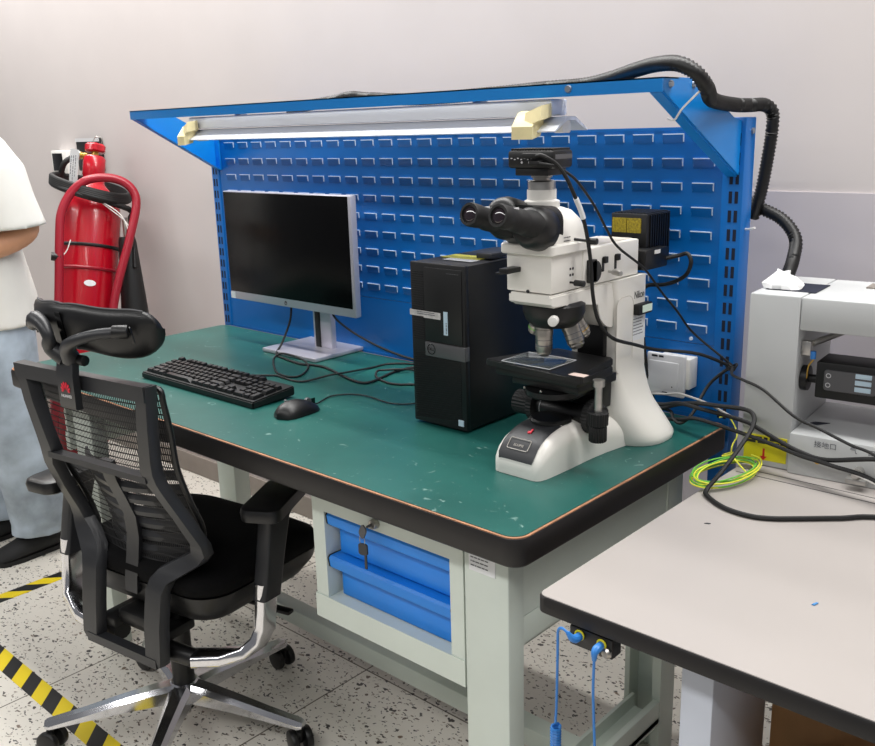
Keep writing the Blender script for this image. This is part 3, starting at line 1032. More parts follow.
m = MB(); m.cyl((1.674, 0.445, 1.130), (1.688, .441, 1.130), .0022, seg=10); m.cyl((1.686, 0.442, 1.130), (1.706, .437, 1.129), .0052, bev=.001); part('knob', m, 'brushed', hr, 'small metal knob')
# nosepiece and objectives
m = MB(); m.lathe([(0, 0), (.050, 0), (.057, .006), (.057, .020), (.052, .034), (.040, .046), (0, .048)], (CX + .000, 0.336, 1.088), (0, 0, -1), 36); ns = part('nosepiece', m, 'black_plastic', sc)
m = MB(); m.cyl((CX + .030, 0.300, 1.064), (CX + .040, .278, 1.064), .005, seg=14); m.cyl((CX + .038, 0.283, 1.064), (CX + .046, .266, 1.064), .0090, bev=.002); part('lock_knob', m, 'white_plastic', ns, 'white round knob on the nosepiece')


def objective(p, d, L, r, ring):
    d = Vector(d).normalized()
    q = MB()
    q.lathe([(0, 0), (r, 0), (r, L * .12), (r * 1.06, L * .13), (r * 1.06, L * .3), (r, L * .31), (r, L * .78), (r * .86, L * .84), (r * .86, L * .9), (r * .55, L), (0, L)], p, d, 24)
    ob = part('objective', q, 'steel', ns, 'shiny metal objective lens')
    q = MB(); q.lathe([(r * .9, 0), (r * 1.015, 0), (r * 1.015, .002), (r * .9, .002)], Vector(p) + d * L * .62, d, 24); part('colour_ring', q, ring, ob)
    q = MB(); q.lathe([(r * .9, 0), (r * 1.012, 0), (r * 1.012, .0012), (r * .9, .0012)], Vector(p) + d * L * .45, d, 24); part('engraving', q, 'ink_grey', ob)


objective((CX - .008, 0.316, 1.044), (0, 0, -1), .058, .0158, 'ink_grey')
objective((CX + .022, 0.350, 1.050), (.34, .10, -.92), .054, .0165, 'ink_grey')
objective((CX + .012, 0.382, 1.052), (.28, .42, -.84), .048, .0150, 'brass')
objective((CX - .040, 0.345, 1.050), (-.42, .05, -.90), .036, .013, 'earth_green')
# stage
m = MB()
m.prism([(1.502, .292), (1.508, .288), (1.700, .272), (1.722, .274), (1.728, .280), (1.727, .306), (1.708, .322), (1.700, .40), (1.698, .43), (1.565, .44), (1.560, .425)], lambda u, v: (u, v, .956), (0, 0, .013))
bmesh.ops.bevel(m.bm, geom=[e for e in m.bm.edges], offset=.0016, segments=2, affect='EDGES')
st = part('stage', m, 'black_plastic', sc)
m = MB(); m.box((1.520, 1.704), (0.298, 0.42), (0.940, 0.9565), .002); m.box((1.55, 1.70), (0.31, 0.44), (0.924, 0.941), .002); part('stage_slide', m, 'black_plastic', st)
m = MB(); m.box((1.545, 1.655), (0.285, 0.370), (0.9695, 0.9712), .0005); part('glass_plate', m, 'slide_glass', st, 'clear glass insert of the stage')
m = MB(); m.tube([(1.545, .285, .9715), (1.655, .285, .9715), (1.655, .370, .9715), (1.545, .370, .9715)], .0008, 5, 1, closed=True); part('glass_rim', m, 'off_white', st)
m = MB(); m.box((1.698, 1.730), (0.281, 0.299), (0.9692, 0.9697)); part('sticker', m, 'pink_label', st, 'small pinkish sticker')
m = MB(); m.lathe([(0, 0), (.046, 0), (.052, .004), (.052, .014), (0, .016)], (CX, .335, .908), (0, 0, 1), 32); m.box((1.60, 1.655), (0.35, 0.47), (0.895, 0.924), .002); part('condenser_mount', m, 'black_plastic', sc)
for x, y in ((CX - .03, .286), (CX + .01, .282)):
    m = MB(); m.ell((x, y, .928), (.003, .003, .003), 10); part('screw', m, 'steel', st)
m = MB(); m.box((1.586, 1.672), (0.425, 0.470), (0.862, 0.960), .003); m.box((1.60, 1.66), (0.455, 0.470), (0.955, 1.045), .002); part('stage_bracket', m, 'black_plastic', sc)
m = MB(); m.cyl((1.735, .322, .957), (1.735, .322, .945), .011, seg=18); m.cyl((1.735, .322, .950), (1.735, .322, .895), .0068); sr = part('stage_shaft', m, 'brushed', st, 'bare metal shaft of the stage control')
m = MB()


def fluted(mb, p0, p1, r, n=22, dep=.0014):
    p0, p1 = Vector(p0), Vector(p1)
    a = (p1 - p0).normalized(); u = a.orthogonal().normalized(); w = a.cross(u)
    f = lambda c, s: [c + (u * math.cos(PI * k / n) + w * math.sin(PI * k / n)) * (r * s - (dep if k % 2 else 0)) for k in range(2 * n)]
    mb.loft([f(p0, .9), f(p0 + a * .002, 1), f(p1 - a * .002, 1), f(p1, .9)])


fluted(m, (1.735, .322, .898), (1.735, .322, .872), .0185); fluted(m, (1.735, .322, .871), (1.735, .322, .842), .0165); part('stage_knob', m, 'black_rubber', st)
for sx in (-1, 1):
    m = MB()
    xa = CX + sx * .030
    fluted(m, (CX + sx * .056, .372, .868), (CX + sx * .072, .372, .868), .033, 30); fluted(m, (CX + sx * .072, .372, .868), (CX + sx * (.086 if sx > 0 else .112), .372, .868), .024, 22)
    part('focus_knob', m, 'black_rubber', sc)
m = MB(); m.cyl((CX - .062, .372, .868), (CX + .062, .372, .868), .019); part('focus_shaft', m, 'black_plastic', sc)
for sx in (-.046, .052):
    m = MB(); m.tube([Vector((CX + sx, .372 + .0192 * math.cos(a), .868 + .0192 * math.sin(a))) for a in [2 * PI * k / 20 for k in range(20)]], .0007, 5, 1, closed=True); part('scale_ring', m, 'off_white', sc)
# trinocular head
m = MB()
rings = []
m.loft([ring_z(1.622, .318, 1.1785, .112, .118, .008), ring_z(1.622, .318, 1.181, .116, .122, .009), ring_z(1.622, .318, 1.1945, .116, .122, .009), ring_z(1.622, .318, 1.197, .112, .118, .008)])
hd = part('head_base', m, 'scope_white', sc)
m = MB()
m.loft([ring_z(1.624, .322, 1.196, .098, .116, .016), ring_z(1.624, .324, 1.214, .094, .114, .018), ring_z(1.622, .324, 1.234, .086, .108, .022), ring_z(1.620, .320, 1.250, .072, .092, .026), ring_z(1.618, .314, 1.256, .060, .070, .026)])
part('head_body', m, 'scope_white', sc, sharp=50)
m = MB(); m.cyl((1.670, 0.334, 1.201), (1.700, .338, 1.199), .0026, seg=10); m.cyl((1.698, 0.338, 1.199), (1.716, .339, 1.199), .0058, bev=.001); part('beam_knob', m, 'black_plastic', hd)
m = MB(); text_lines(m, (1.6733, .300, 1.207), (0, 1, 0), (0, 0, 1), .02, 2, .006, .0016, 15); part('print', m, 'ink', hd)
m = MB(); m.lathe([(0, 0), (.032, 0), (.032, .014), (.026, .017), (.026, .034), (0, .034)], (1.615, .315, 1.2535), (0, 0, 1)); part('photo_port', m, 'scope_white', sc)
m = MB(); m.lathe([(0, 0), (.0245, 0), (.0245, .014), (.021, .016), (0, .016)], (1.615, .315, 1.2875), (0, 0, 1)); part('adapter_ring', m, 'brushed', sc)
m = MB(); m.lathe([(0, 0), (.016, 0), (.016, .005), (.019, .006), (.019, .012), (0, .012)], (1.615, .315, 1.3025), (0, 0, 1)); part('camera_mount', m, 'steel', sc)
# black binocular body: centre block, two prism housings and the eyepiece tubes
AX = Vector((0, -math.cos(math.radians(14)), math.sin(math.radians(14))))
m = MB()
for sx, dz in ((-1, .010), (1, -.004)):
    m.lathe([(0, 0), (.032, 0), (.0375, .007), (.0375, .036), (.033, .050), (.025, .056), (0, .056)], (1.618 + sx * .030, .278, 1.224 + dz), AX, 36)
m.loft([ring_y(1.620, .300, 1.226, .104, .070, .025), ring_y(1.618, .262, 1.230, .104, .070, .026), ring_y(1.616, .238, 1.238, .098, .058, .022)])
bn = part('binocular_body', m, 'black_plastic', sc, sharp=40)
for sx, nm in ((-1, 'l'), (1, 'r')):
    p = Vector((1.628 + sx * .0305, .236, 1.2335))
    m = MB(); m.lathe([(0, 0), (.0235, 0), (.0225, .026), (.0195, .032), (.0195, .040), (.0205, .041), (.0205, .058), (.0188, .062), (.0188, .078), (.0196, .080), (.0202, .098), (.0188, .104), (.0150, .104), (.0140, .101), (0, .101)], p, AX, 32)
    ep = part('eyepiece', m, 'black_rubber', bn)
    m = MB(); m.ell(p + AX * .1005, (.0130, .004, .0130), 18, (math.radians(-14), 0, 0)); part('eye_lens', m, 'lens', ep, 'glass eyepiece lens')
    m = MB(); m.box((p.x + .006, p.x + .009), (p.y - .072, p.y - .056), (p.z + .030, p.z + .0345)); part('mark', m, 'off_white', ep)
# camera on the photo port
m = MB(); m.box((1.580, 1.676), (0.262, 0.322), (1.326, 1.356), .005)
for k in range(15):
    m.box((1.585 + k * .006, 1.588 + k * .006), (.266, .318), (1.355, 1.3592), .0006)
cm = part('camera', m, 'black_plastic', sc)
m = MB(); m.box((1.592, 1.662), (0.268, 0.322), (1.3135, 1.327), .002); part('camera_base', m, 'black_plastic', cm)
m = MB(); m.box((1.6758, 1.6766), (0.268, 0.318), (1.341, 1.349)); part('side_stripe', m, 'grey_plastic', cm, 'grey stripe on the camera side')
m = MB()
for k in range(7):
    m.box((1.588 + k * .007, 1.591 + k * .007), (.2610, .2625), (1.342 - (k % 2) * .002, 1.3438 - (k % 2) * .002))
for x in (1.612, 1.628):
    m.cyl((x, .262, 1.336), (x, .2605, 1.336), .002, seg=8)
part('print', m, 'off_white', cm)
m = MB(); m.box((1.622, 1.652), (0.246, 0.264), (1.343, 1.352), .002); m.box((1.634, 1.656), (0.250, 0.264), (1.3315, 1.339), .002); part('plug', m, 'black_rubber', cm)
# lamp house at the back
m = MB(); m.box((1.581, 1.662), (0.602, 0.698), (1.128, 1.222), .002)
for k in range(9):
    m.box((1.6615, 1.665), (0.614 + k * .009, 0.618 + k * .009), (1.150, 1.219))
for k in range(10):
    m.box((1.586 + k * .0075, 1.590 + k * .0075), (.606, .694), (1.2215, 1.2235))
lh = part('lamp_house', m, 'black_plastic', sc)
m = MB(); m.box((1.585, 1.617), (0.600, 0.603), (1.184, 1.213)); m.box((1.6185, 1.650), (0.600, 0.603), (1.184, 1.213)); part('warning_label', m, 'olive_label', lh, 'two olive-yellow warning labels')
m = MB(); m.box((1.64, 1.682), (0.568, 0.655), (1.115, 1.155), .003); m.cyl((1.620, .548, 1.146), (1.620, .605, 1.146), .030); part('lamp_connector', m, 'black_plastic', lh)
m = MB(); m.box((1.6815, 1.6835), (0.600, 0.622), (1.145, 1.152)); part('tag', m, 'white_plastic', lh)

# ---------------------------------------------------------------- boxes, hose and cables
ob = thing('switch_box', 'white wall-type switch box with a grey face on the blue panel right of the microscope', 'switch box', (1.665, 0.73, 0.83))
m = MB(); m.box((1.640, 1.718), (0.700, 0.7365), (0.848, 0.914), .002); part('back_box', m, 'white_plastic', ob)
m = MB(); m.box((1.622, 1.711), (0.691, 0.701), (0.830, 0.921), .003); part('face_plate', m, 'off_white', ob)
m = MB(); m.box((1.628, 1.698), (0.6885, 0.692), (0.845, 0.905), .002); part('rocker', m, 'off_white', ob)
m = MB(); text_lines(m, (1.634, .6905, .915), (1, 0, 0), (0, 0, 1), .034, 1, .003, .0045, 21); m.box((1.661, 1.673), (.6902, .6912), (.8365, .8385)); m.cyl((1.685, .6885, .852), (1.685, .6878, .852), .0015, seg=8); part('print', m, 'ink', ob)


def hose(name, pts, label, r=.0135):
    q = MB()
    # resample finely so the ribs of the corrugation read
    t = MB(); P = [Vector(p) for p in pts]
    Q = []
    n = len(P)
    for i in range(n - 1):
        p0 = P[i - 1] if i else P[0] * 2 - P[1]
        p1, p2 = P[i], P[i + 1]
        p3 = P[i + 2] if i + 2 < n else P[-1] * 2 - P[-2]
        k = max(2, int((p2 - p1).length / .0034))
        for j in range(k):
            s = j / k
            Q.append(.5 * ((2 * p1) + (p2 - p0) * s + (2 * p0 - 5 * p1 + 4 * p2 - p3) * s * s + (3 * p1 - p0 - 3 * p2 + p3) * s ** 3))
    Q.append(P[-1])
    q.tube(Q, [r if (i // 1) % 2 else r * .80 for i in range(len(Q))], 14, 1)
    return solo(name, q, 'hose_black', label, 'hose', P[0], 'corrugated hoses', sharp=80)


hose('corrugated_hose', [(0.70, .500, 1.455), (0.86, .500, 1.466), (0.93, .500, 1.4735), (1.00, .500, 1.468), (1.15, .500, 1.460), (1.36, .498, 1.463), (1.50, .497, 1.467), (1.58, .496, 1.468), (1.64, .492, 1.476), (1.70, .478, 1.487), (1.755, .455, 1.4925), (1.805, .436, 1.490), (1.838, .436, 1.474), (1.846, .462, 1.450), (1.828, .515, 1.434), (1.806, .60, 1.428), (1.795, .70, 1.424), (1.795, .76, 1.424), (1.802, .800, 1.424), (1.811, .818, 1.410), (1.811, .822, 1.375), (1.804, .823, 1.31), (1.795, .823, 1.25), (1.780, .826, 1.20)],
     'long black corrugated hose lying over the canopy and hanging down behind the right blue post')
hose('corrugated_hose', [(1.755, .84, 1.235), (1.784, .84, 1.222), (1.836, .84, 1.199), (1.870, .83, 1.163), (1.880, .80, 1.124), (1.886, .765, 1.100), (1.890, .74, 1.078)],
     'short black corrugated hose curving from the blue post into the top of the white machine')
m = MB(); m.tube([(1.845, .456, 1.452), (1.815, .44, 1.418), (1.796, .45, 1.40), (1.772, .47, 1.402)], .0018); solo('cable_tie', m, 'white_plastic', 'white cable tie dangling from the hose on the canopy corner', 'cable tie', (1.82, .45, 1.40))


def cable(name, pts, r, mat, label, cat='cable', group=None, seg=8):
    q = MB(); q.tube(pts, r, seg, 6)
    if group is None:
        group = {'camera_cable': 'microscope camera cables', 'power_cable': 'black power cables running to the white table'}.get(name)
    return solo(name, q, mat, label, cat, pts[0], group)


camA = [(1.650, 0.250, 1.347), (1.668, .244, 1.348), (1.685, 0.261, 1.333), (1.697, 0.272, 1.310), (1.700, 0.284, 1.290), (1.700, 0.308, 1.258), (1.700, 0.327, 1.221), (1.701, 0.342, 1.165), (1.703, 0.348, 1.104), (1.707, 0.362, 1.054), (1.708, 0.408, 1.014), (1.702, 0.50, 0.983), (1.704, 0.58, 0.958), (1.758, 0.655, 0.942), (1.802, 0.722, 0.907)]
ca = thing('camera_cable', 'thick black cable with a white tag, running from the microscope camera to the blue post', 'cable', camA[-1], 0, 'microscope camera cables')
m = MB(); m.tube(camA, .0034); part('cord', m, 'black_rubber', ca)
m = MB(); m.tube([(1.7000, .295, 1.276), (1.700, .309, 1.257), (1.700, .319, 1.240)], .0046); part('tag', m, 'label_white', ca, 'white tag wrapped round the cable')
cable('camera_cable', [(1.652, 0.252, 1.335), (1.680, .262, 1.330), (1.696, 0.290, 1.312), (1.702, 0.318, 1.287), (1.702, 0.354, 1.255), (1.701, 0.392, 1.215), (1.700, 0.434, 1.178), (1.700, 0.530, 1.127), (1.700, 0.600, 1.072), (1.717, 0.640, 1.026), (1.728, 0.690, 0.975), (1.800, 0.722, 0.911)], .0024, 'black_rubber', 'thin black cable drooping across the microscope side from its camera to the blue post')
cable('lamp_cable', [(1.678, .650, 1.130), (1.704, 0.664, 1.137), (1.722, 0.662, 1.141), (1.731, 0.660, 1.125), (1.722, 0.662, 1.101), (1.70, 0.665, 1.085), (1.67, 0.665, 1.074), (1.630, 0.66, 1.066), (1.62, .665, 1.02), (1.62, .690, .90), (1.64, .70, .80)], .0042, 'black_rubber', 'black cable looping out of the lamp housing behind the microscope')
cable('cable', [(1.802, 0.725, 0.907), (1.788, 0.712, 0.897), (1.764, 0.702, 0.870), (1.757, 0.677, 0.843), (1.755, 0.650, 0.818), (1.742, 0.628, 0.799), (1.722, 0.632, 0.802), (1.700, 0.66, 0.808), (1.66, .694, .800)], .0034, 'black_rubber', 'black cable hanging in a V from the post down behind the microscope foot')
cable('cable', [(1.802, 0.722, 0.907), (1.830, 0.66, 0.909), (1.864, 0.632, 0.910), (1.916, 0.610, 0.903), (1.983, 0.590, 0.870), (2.034, 0.580, 0.858), (2.092, 0.570, 0.843), (2.146, 0.560, 0.833), (2.30, .50, .79), (2.40, .45, .7465)], .0030, 'black_rubber', 'black cable sloping from the post across the white machine to the right')
m = MB()
for k in range(3):
    m.tube([Vector((1.800 + .002 * k, .722, .904 + .004 * k)) + Vector((.009 * math.cos(a), -.004 + .008 * math.sin(a), .003 * math.sin(2 * a))) for a in [2 * PI * i / 10 for i in range(10)]], .0016, 6, 2, closed=True)
solo('wire_tie', m, 'black_rubber', 'black twist tie binding the cables at the blue post', 'cable tie', (1.80, .722, .905))
cable('power_cable', [(1.60, .700, .797), (1.66, 0.672, 0.803), (1.72, 0.648, 0.830), (1.775, 0.625, 0.848), (1.831, 0.610, 0.856), (1.884, 0.603, 0.861), (1.905, 0.597, 0.854), (1.912, 0.577, 0.835), (1.907, 0.530, 0.803), (1.902, 0.475, 0.775), (1.893, .440, .7505), (1.905, .420, .7468), (1.950, 0.391, 0.7468), (1.997, 0.385, 0.7468), (2.030, 0.397, 0.7468), (2.066, 0.425, 0.7468), (2.118, 0.469, 0.7468), (2.175, 0.516, 0.7468), (2.36, .575, .7468)], .0044, 'black_rubber', 'thick black power cable bending down past the post and lying across the white table')
cable('power_cable', [(1.60, .690, .787), (1.68, 0.66, 0.790), (1.740, 0.63, 0.806), (1.780, 0.612, 0.820), (1.856, 0.605, 0.815), (1.941, 0.600, 0.804), (1.999, 0.592, 0.796), (2.062, 0.580, 0.794), (2.145, 0.570, 0.785), (2.32, .50, .750), (2.42, .46, .7468)], .0040, 'black_rubber', 'lowest black cable in the bundle crossing the yellow label, falling to the right')
cable('power_cable', [(1.60, .700, .806), (1.67, 0.672, 0.815), (1.73, 0.64, 0.836), (1.790, 0.618, 0.840), (1.875, 0.615, 0.834), (1.908, 0.610, 0.827), (1.957, 0.603, 0.811), (1.997, 0.600, 0.800), (2.048, 0.590, 0.799), (2.142, 0.575, 0.826), (2.32, .57, .86)], .0044, 'black_rubber', 'thick black cable in the bundle that rises again at the right edge')
cable('cable', [(1.61, .705, .822), (1.68, 0.67, 0.84), (1.73, 0.64, 0.856), (1.798, 0.622, 0.853), (1.846, 0.617, 0.839), (1.887, 0.613, 0.828), (1.913, 0.610, 0.820), (1.945, 0.608, 0.813)], .0024, 'cable_grey', 'pale grey cable among the black ones behind the microscope foot')
gw = thing('ground_wire', 'white wire with a yellow ring terminal in front of the white machine base', 'wire', (2.033, .60, .789))
m = MB(); m.tube([(2.033, 0.600, 0.789), (2.064, 0.592, 0.790), (2.10, 0.580, 0.788), (2.16, 0.565, 0.778), (2.34, .52, .7455)], .0024); part('wire', m, 'white_plastic', gw)
m = MB(); m.tube([(2.028 + .005 * math.cos(a), .601, .789 + .005 * math.sin(a)) for a in [2 * PI * k / 12 for k in range(12)]], .0014, 6, 2, closed=True); part('terminal', m, 'brass', gw, 'yellow ring terminal')
# green and yellow earth wire: a tail and a loose coil on the table
ew = thing('earth_wire', 'coiled green-and-yellow earth wire lying on the corner of the white table', 'wire', (1.88, .53, .7425))
rnd = random.Random(4)
m = MB(); m2 = MB()
for q, ph, t0 in ((m, 0.2, 0), (m2, 1.3, 1)):
    pts = []
    for i in range(56 if q is m else 46):
        a = ph + i * 2 * PI / 13
        k = i // 13
        rx, ry = .048 + .006 * math.sin(k * 2.1 + ph), .083 + .008 * math.cos(k * 1.7 + ph)
        pts.append(Vector((1.882 + .002 * k + rx * math.cos(a) * .85 + ry * math.sin(a) * .10, .532 + ry * math.sin(a), .7458 + .0035 * k + .0030 * math.sin(a * 1.7 + ph) + .003 + (.003 if q is m2 else 0))))
    q.tube(pts, .0015, 6, 4)
    if q is m:
        q.tube([pts[0], (1.868, .60, .762), (1.851, 0.632, 0.772), (1.847, 0.660, 0.782), (1.830, 0.690, 0.790), (1.806, 0.705, 0.806), (1.787, 0.705, 0.800)], .0015, 6, 4)
        q.tube([Vector((1.852 + .010 * math.cos(a), .612 + .012 * math.sin(a), .760 + .004 * math.cos(a))) for a in [2 * PI * k / 10 for k in range(10)]], .0018, 6, 2, closed=True)
part('wire', m, 'earth_yellow', ew, 'yellow strands')
part('wire', m2, 'earth_green', ew, 'green strands')

cable('monitor_cable', [(0.50, .628, .93), (0.497, .62, .87), (0.498, .585, .81), (0.515, .548, .7855), (0.574, 0.530, 0.7845), (0.659, 0.516, 0.7845), (0.694, 0.528, 0.7845), (0.752, 0.530, 0.7845), (0.844, 0.502, 0.7845), (0.910, 0.484, 0.7845), (0.946, 0.486, 0.7845), (0.952, 0.514, 0.7845), (0.942, 0.556, 0.7845), (0.931, 0.622, 0.7845), (0.960, 0.690, 0.7845), (1.15, .715, .7845)], .0032, 'black_rubber', 'black cable dropping from the monitor chin and snaking along the mat to the computer tower')
cable('keyboard_cable', [(0.62, .300, .7900), (0.63, .345, .7835), (0.68, .385, .7835), (0.706, 0.40, 0.7835), (0.734, 0.397, 0.7835), (0.805, 0.401, 0.7835), (0.835, 0.472, 0.7905), (0.848, 0.512, 0.7905), (0.847, 0.608, 0.7835), (0.860, 0.670, 0.7835), (0.960, 0.715, 0.7835), (1.18, .70, .7835)], .0026, 'black_rubber', 'black cable coming from behind the keyboard and curving back towards the tower')
cable('cable', [(0.60, .470, .7835), (0.540, .520, .7835), (0.540, .545, .7905), (0.58, .548, .7915), (0.66, .530, .7905), (0.706, 0.505, 0.7835), (0.754, 0.440, 0.7835), (0.74, .412, .7835), (0.68, .42, .7835), (0.60, .470, .7835)], .0026, 'black_rubber', 'loop of black cable on the mat in front of the monitor stand')
cable('cable', [(1.20, .62, .7835), (1.062, 0.556, 0.7835), (1.027, 0.531, 0.7835), (0.988, 0.525, 0.7835), (0.927, 0.547, 0.7835), (0.905, 0.572, 0.7905), (0.913, 0.590, 0.7905), (0.945, 0.623, 0.7905), (0.985, 0.661, 0.7835), (1.20, .68, .7835)], .0030, 'black_rubber', 'black cable doubling back in a hairpin left of the computer tower')
cable('monitor_cable', [(0.645, 0.648, 0.93), (0.648, 0.660, 0.889), (0.672, 0.690, 0.851), (0.723, 0.712, 0.821), (0.803, 0.720, 0.800), (0.897, 0.725, 0.788), (1.02, .727, .785), (1.30, .715, .7845)], .0032, 'black_rubber', 'black cable sagging from behind the monitor along the foot of the blue panel')

# ---------------------------------------------------------------- white table on the right
tb = thing('table', 'white-topped work table with black edge at the right, lower than the green bench', 'table', (2.6, 0.45, 0))
TZ = 0.742
m = MB(); rings = []
for z, ins in ((TZ - .029, .004), (TZ - .026, 0), (TZ - .004, 0), (TZ - .001, .002)):
    rings.append(ring_z(2.653, .435, z, 1.56 - 2 * ins, .98 - 2 * ins, .016, 6))
m.loft(rings); part('edge_band', m, 'rubber_edge', tb, 'black edge band')
m = MB(); rings = [ring_z(2.653, .435, TZ - .003, 1.556, .976, .014, 6), ring_z(2.653, .435, TZ, 1.554, .974, .013, 6)]
m.loft(rings); tt = part('tabletop', m, 'white_table', tb, 'white laminate top')
m = MB(); m.box((1.885, 3.43), (0.578, 0.5805), (TZ - .0005, TZ + .0004)); m.box((1.885, 3.43), (0.602, 0.604), (TZ - .0005, TZ + .0004)); part('joint', m, 'dark_grey', tt, 'two thin dark joint lines across the back of the top')
for x0, y0 in ((2.068, .02), (2.068, .80), (3.22, .02), (3.22, .80)):
    m = MB(); m.box((x0, x0 + .048), (y0, y0 + (.19 if y0 < .5 else .09)), (0, TZ - .028), .003); part('leg', m, 'table_leg', tb)
m = MB(); m.box((2.075, 2.10), (.21, .80), (.60, TZ - .028)); m.box((2.075, 2.10), (.21, .80), (.10, .15)); part('side_rail', m, 'table_leg', tb)
# earthing socket plate under the front edge
es = thing('earth_socket', 'black two-way wrist-strap socket plate under the front edge of the white table', 'socket', (1.965, -.045, .70))
m = MB(); m.box((1.932, 2.002), (-.0545, -.030), (.684, .7135), .002); part('plate', m, 'black_plastic', es)
for x, z in ((1.950, .7045), (1.986, .7035)):
    m = MB(); m.tube([(x + .0065 * math.cos(a), -.0565, z + .0065 * math.sin(a)) for a in [2 * PI * k / 16 for k in range(16)]], .0017, 6, 1, closed=True); part('socket_ring', m, 'yellow_label', es, 'yellow socket ring')
m = MB(); m.lathe([(0, 0), (.008, 0), (.008, .003), (.005, .006), (0, .006)], (1.994, -.0545, .693), (0, -1, 0)); part('stud', m, 'steel', es, 'metal stud')


def strap(pts, plug, label, coil=None):
    t = thing('wrist_strap_cord', label, 'cord', pts[0], group='blue wrist-strap cords under the white table')
    q = MB(); q.tube(plug, [.006, .0062, .005, .003], 10, 3); part('plug', q, 'cord_blue', t)
    q = MB(); q.tube(pts, .0020, 7); part('cord', q, 'cord_blue', t)
    if coil:
        x, y, z0, z1 = coil
        q = MB(); n = int((z0 - z1) / .0046)
        q.tube([(x + .0065 * math.cos(k * PI / 4), y + .0065 * math.sin(k * PI / 4), z0 - k * .0046 / 8) for k in range(n * 8)], .0021, 6, 1); part('coil', q, 'cord_blue', t, 'tight coiled section')
    return t


strap([(1.945, -.078, .7165), (1.935, -.078, .7195), (1.926, -.074, .710), (1.9235, -.071, .685), (1.923, -.071, .640), (1.922, -.071, .585), (1.9215, -.072, .560), (1.922, -.0655, .554)],
      [(1.951, -.0555, .7035), (1.951, -.068, .7045), (1.949, -.075, .709), (1.945, -.078, .7165)], 'left blue wrist-strap cord arching from the socket plate and ending in a tight coil', (1.922, -.072, .554, .20))
strap([(1.986, -.074, .690), (1.9855, -.074, .675), (1.9845, -.073, .640), (1.986, -.072, .590), (1.988, -.072, .540), (1.987, -.072, .42), (1.985, -.072, .25)],
      [(1.986, -.0555, .7025), (1.986, -.068, .702), (1.986, -.0735, .698), (1.986, -.074, .687)], 'right blue wrist-strap cord hanging straight down from the socket plate')
# boxes stored under the table
m = MB(); m.box((2.128, 2.42), (0.20, 0.55), (0.0, 0.58), .004); bxx = thing('cardboard_box', 'tall brown cardboard box standing under the white table', 'box', (2.27, .37, 0), 0, 'cardboard boxes under the white table'); part('carton', m, 'cardboard', bxx)
m = MB(); m.box((2.135, 2.41), (0.202, 0.37), (0.5795, 0.583)); part('flap', m, 'cardboard', bxx)
fl = thing('cardboard_box', 'small open cardboard box with raised flaps in front of the tall carton', 'box', (2.28, .08, .0), 0, 'cardboard boxes under the white table')
m = MB(); m.box((2.17, 2.40), (0.02, 0.17), (0, 0.47), .003); part('carton', m, 'cardboard', fl)
m = MB(); m.obox((2.215, .10, .50), (.11, .13, .003), (0.1, -.7, .1)); m.obox((2.30, .02, .49), (.16, .003, .08), (.5, .2, 0)); part('flap', m, 'cardboard', fl)
m = MB(); m.box((2.43, 2.55), (0.05, 0.20), (0, 0.58), .004); solo('packing_box', m, 'orange', 'orange printed packing box at the right under the white table', 'box', (2.49, .12, 0))
m = MB(); m.prism([(0, 0), (.007, .002), (.009, .006), (.003, .005)], lambda u, v: (1.949 + u, .318 + v, TZ + .0002), (0, 0, .001)); solo('plastic_scrap', m, 'dark_grey', 'tiny dark scrap lying on the white table near the black power cable', 'scrap', (1.952, .32, TZ + .0002), 'scraps on the white table')
m = MB(); m.prism([(0, 0), (.003, .009), (.006, .010), (.004, 0)], lambda u, v: (2.188 + u, .160 + v, TZ + .0002), (0, 0, .0015)); solo('plastic_scrap', m, 'scrap_blue', 'tiny blue scrap lying on the white table near its front', 'scrap', (2.19, .165, TZ + .0002), 'scraps on the white table')

# ---------------------------------------------------------------- white machine standing on the table
MR = math.radians(5)
mc = thing('test_machine', 'white C-frame machine holding a black instrument, standing at the back of the white table', 'machine', (1.868, .634, TZ + .0005), MR)
m = MB(); H = .338
m.box((0, .094), (0, .235), (0, H), .003)
part('column', m, 'machine_white', mc, local=True)
m = MB(); m.box((.0945, .56), (.0, .235), (H - .062, H - .001), .003); part('top_beam', m, 'machine_white', mc, local=True)
m = MB(); m.box((.0945, .56), (-.012, .235), (0, .080), .002); base = part('base', m, 'machine_white', mc, local=True)
m = MB(); m.box((.466, .56), (.12, .235), (.06, H - .06), .003); part('column', m, 'machine_white', mc, local=True)
m = MB(); m.box((.012, .105), (.050, .15), (H - .0005, H + .0008)); part('cable_opening', m, 'slot_dark', mc, 'dark opening in the machine top', local=True)
m = MB(); m.box((.17, .36), (.150, .20), (H - .002, H + .002)); part('top_slot', m, 'skirting', mc, 'brown-grey slot in the machine top', local=True)
m = MB(); m.box((.006, .088), (-.0012, .0005), (.012, .062)); yl = part('warning_label', m, 'yellow_label', mc, 'yellow warning label low on the machine column', local=True)
m = MB(); text_lines(m, (.012, -.0014, .056), (1, 0, 0), (0, 0, 1), .07, 2, .008, .0055, 31); m.box((.076, .086), (-.0016, -.001), (.048, .058)); part('print', m, 'ink', yl, local=True)
m = MB(); m.box((.043, .047), (-.0016, -.001), (.018, .036)); m.prism([(.038, .020), (.045, .012), (.052, .020)], lambda u, v: (u, -.0016, v), (0, .0006, 0)); part('arrow', m, 'red_ink', yl, 'red arrow', local=True)
text('lettering', '接地口', 0.0135, 'ink_grey', base, (.160, -.0125, .066), (1, 0, 0), (0, 0, 1), local=True)
text('lettering', '气', 0.0135, 'ink_grey', base, (.209, -.0125, .066), (1, 0, 0), (0, 0, 1), local=True)
text('lettering', '口', 0.0135, 'ink_grey', base, (.240, -.0125, .066), (1, 0, 0), (0, 0, 1), local=True)
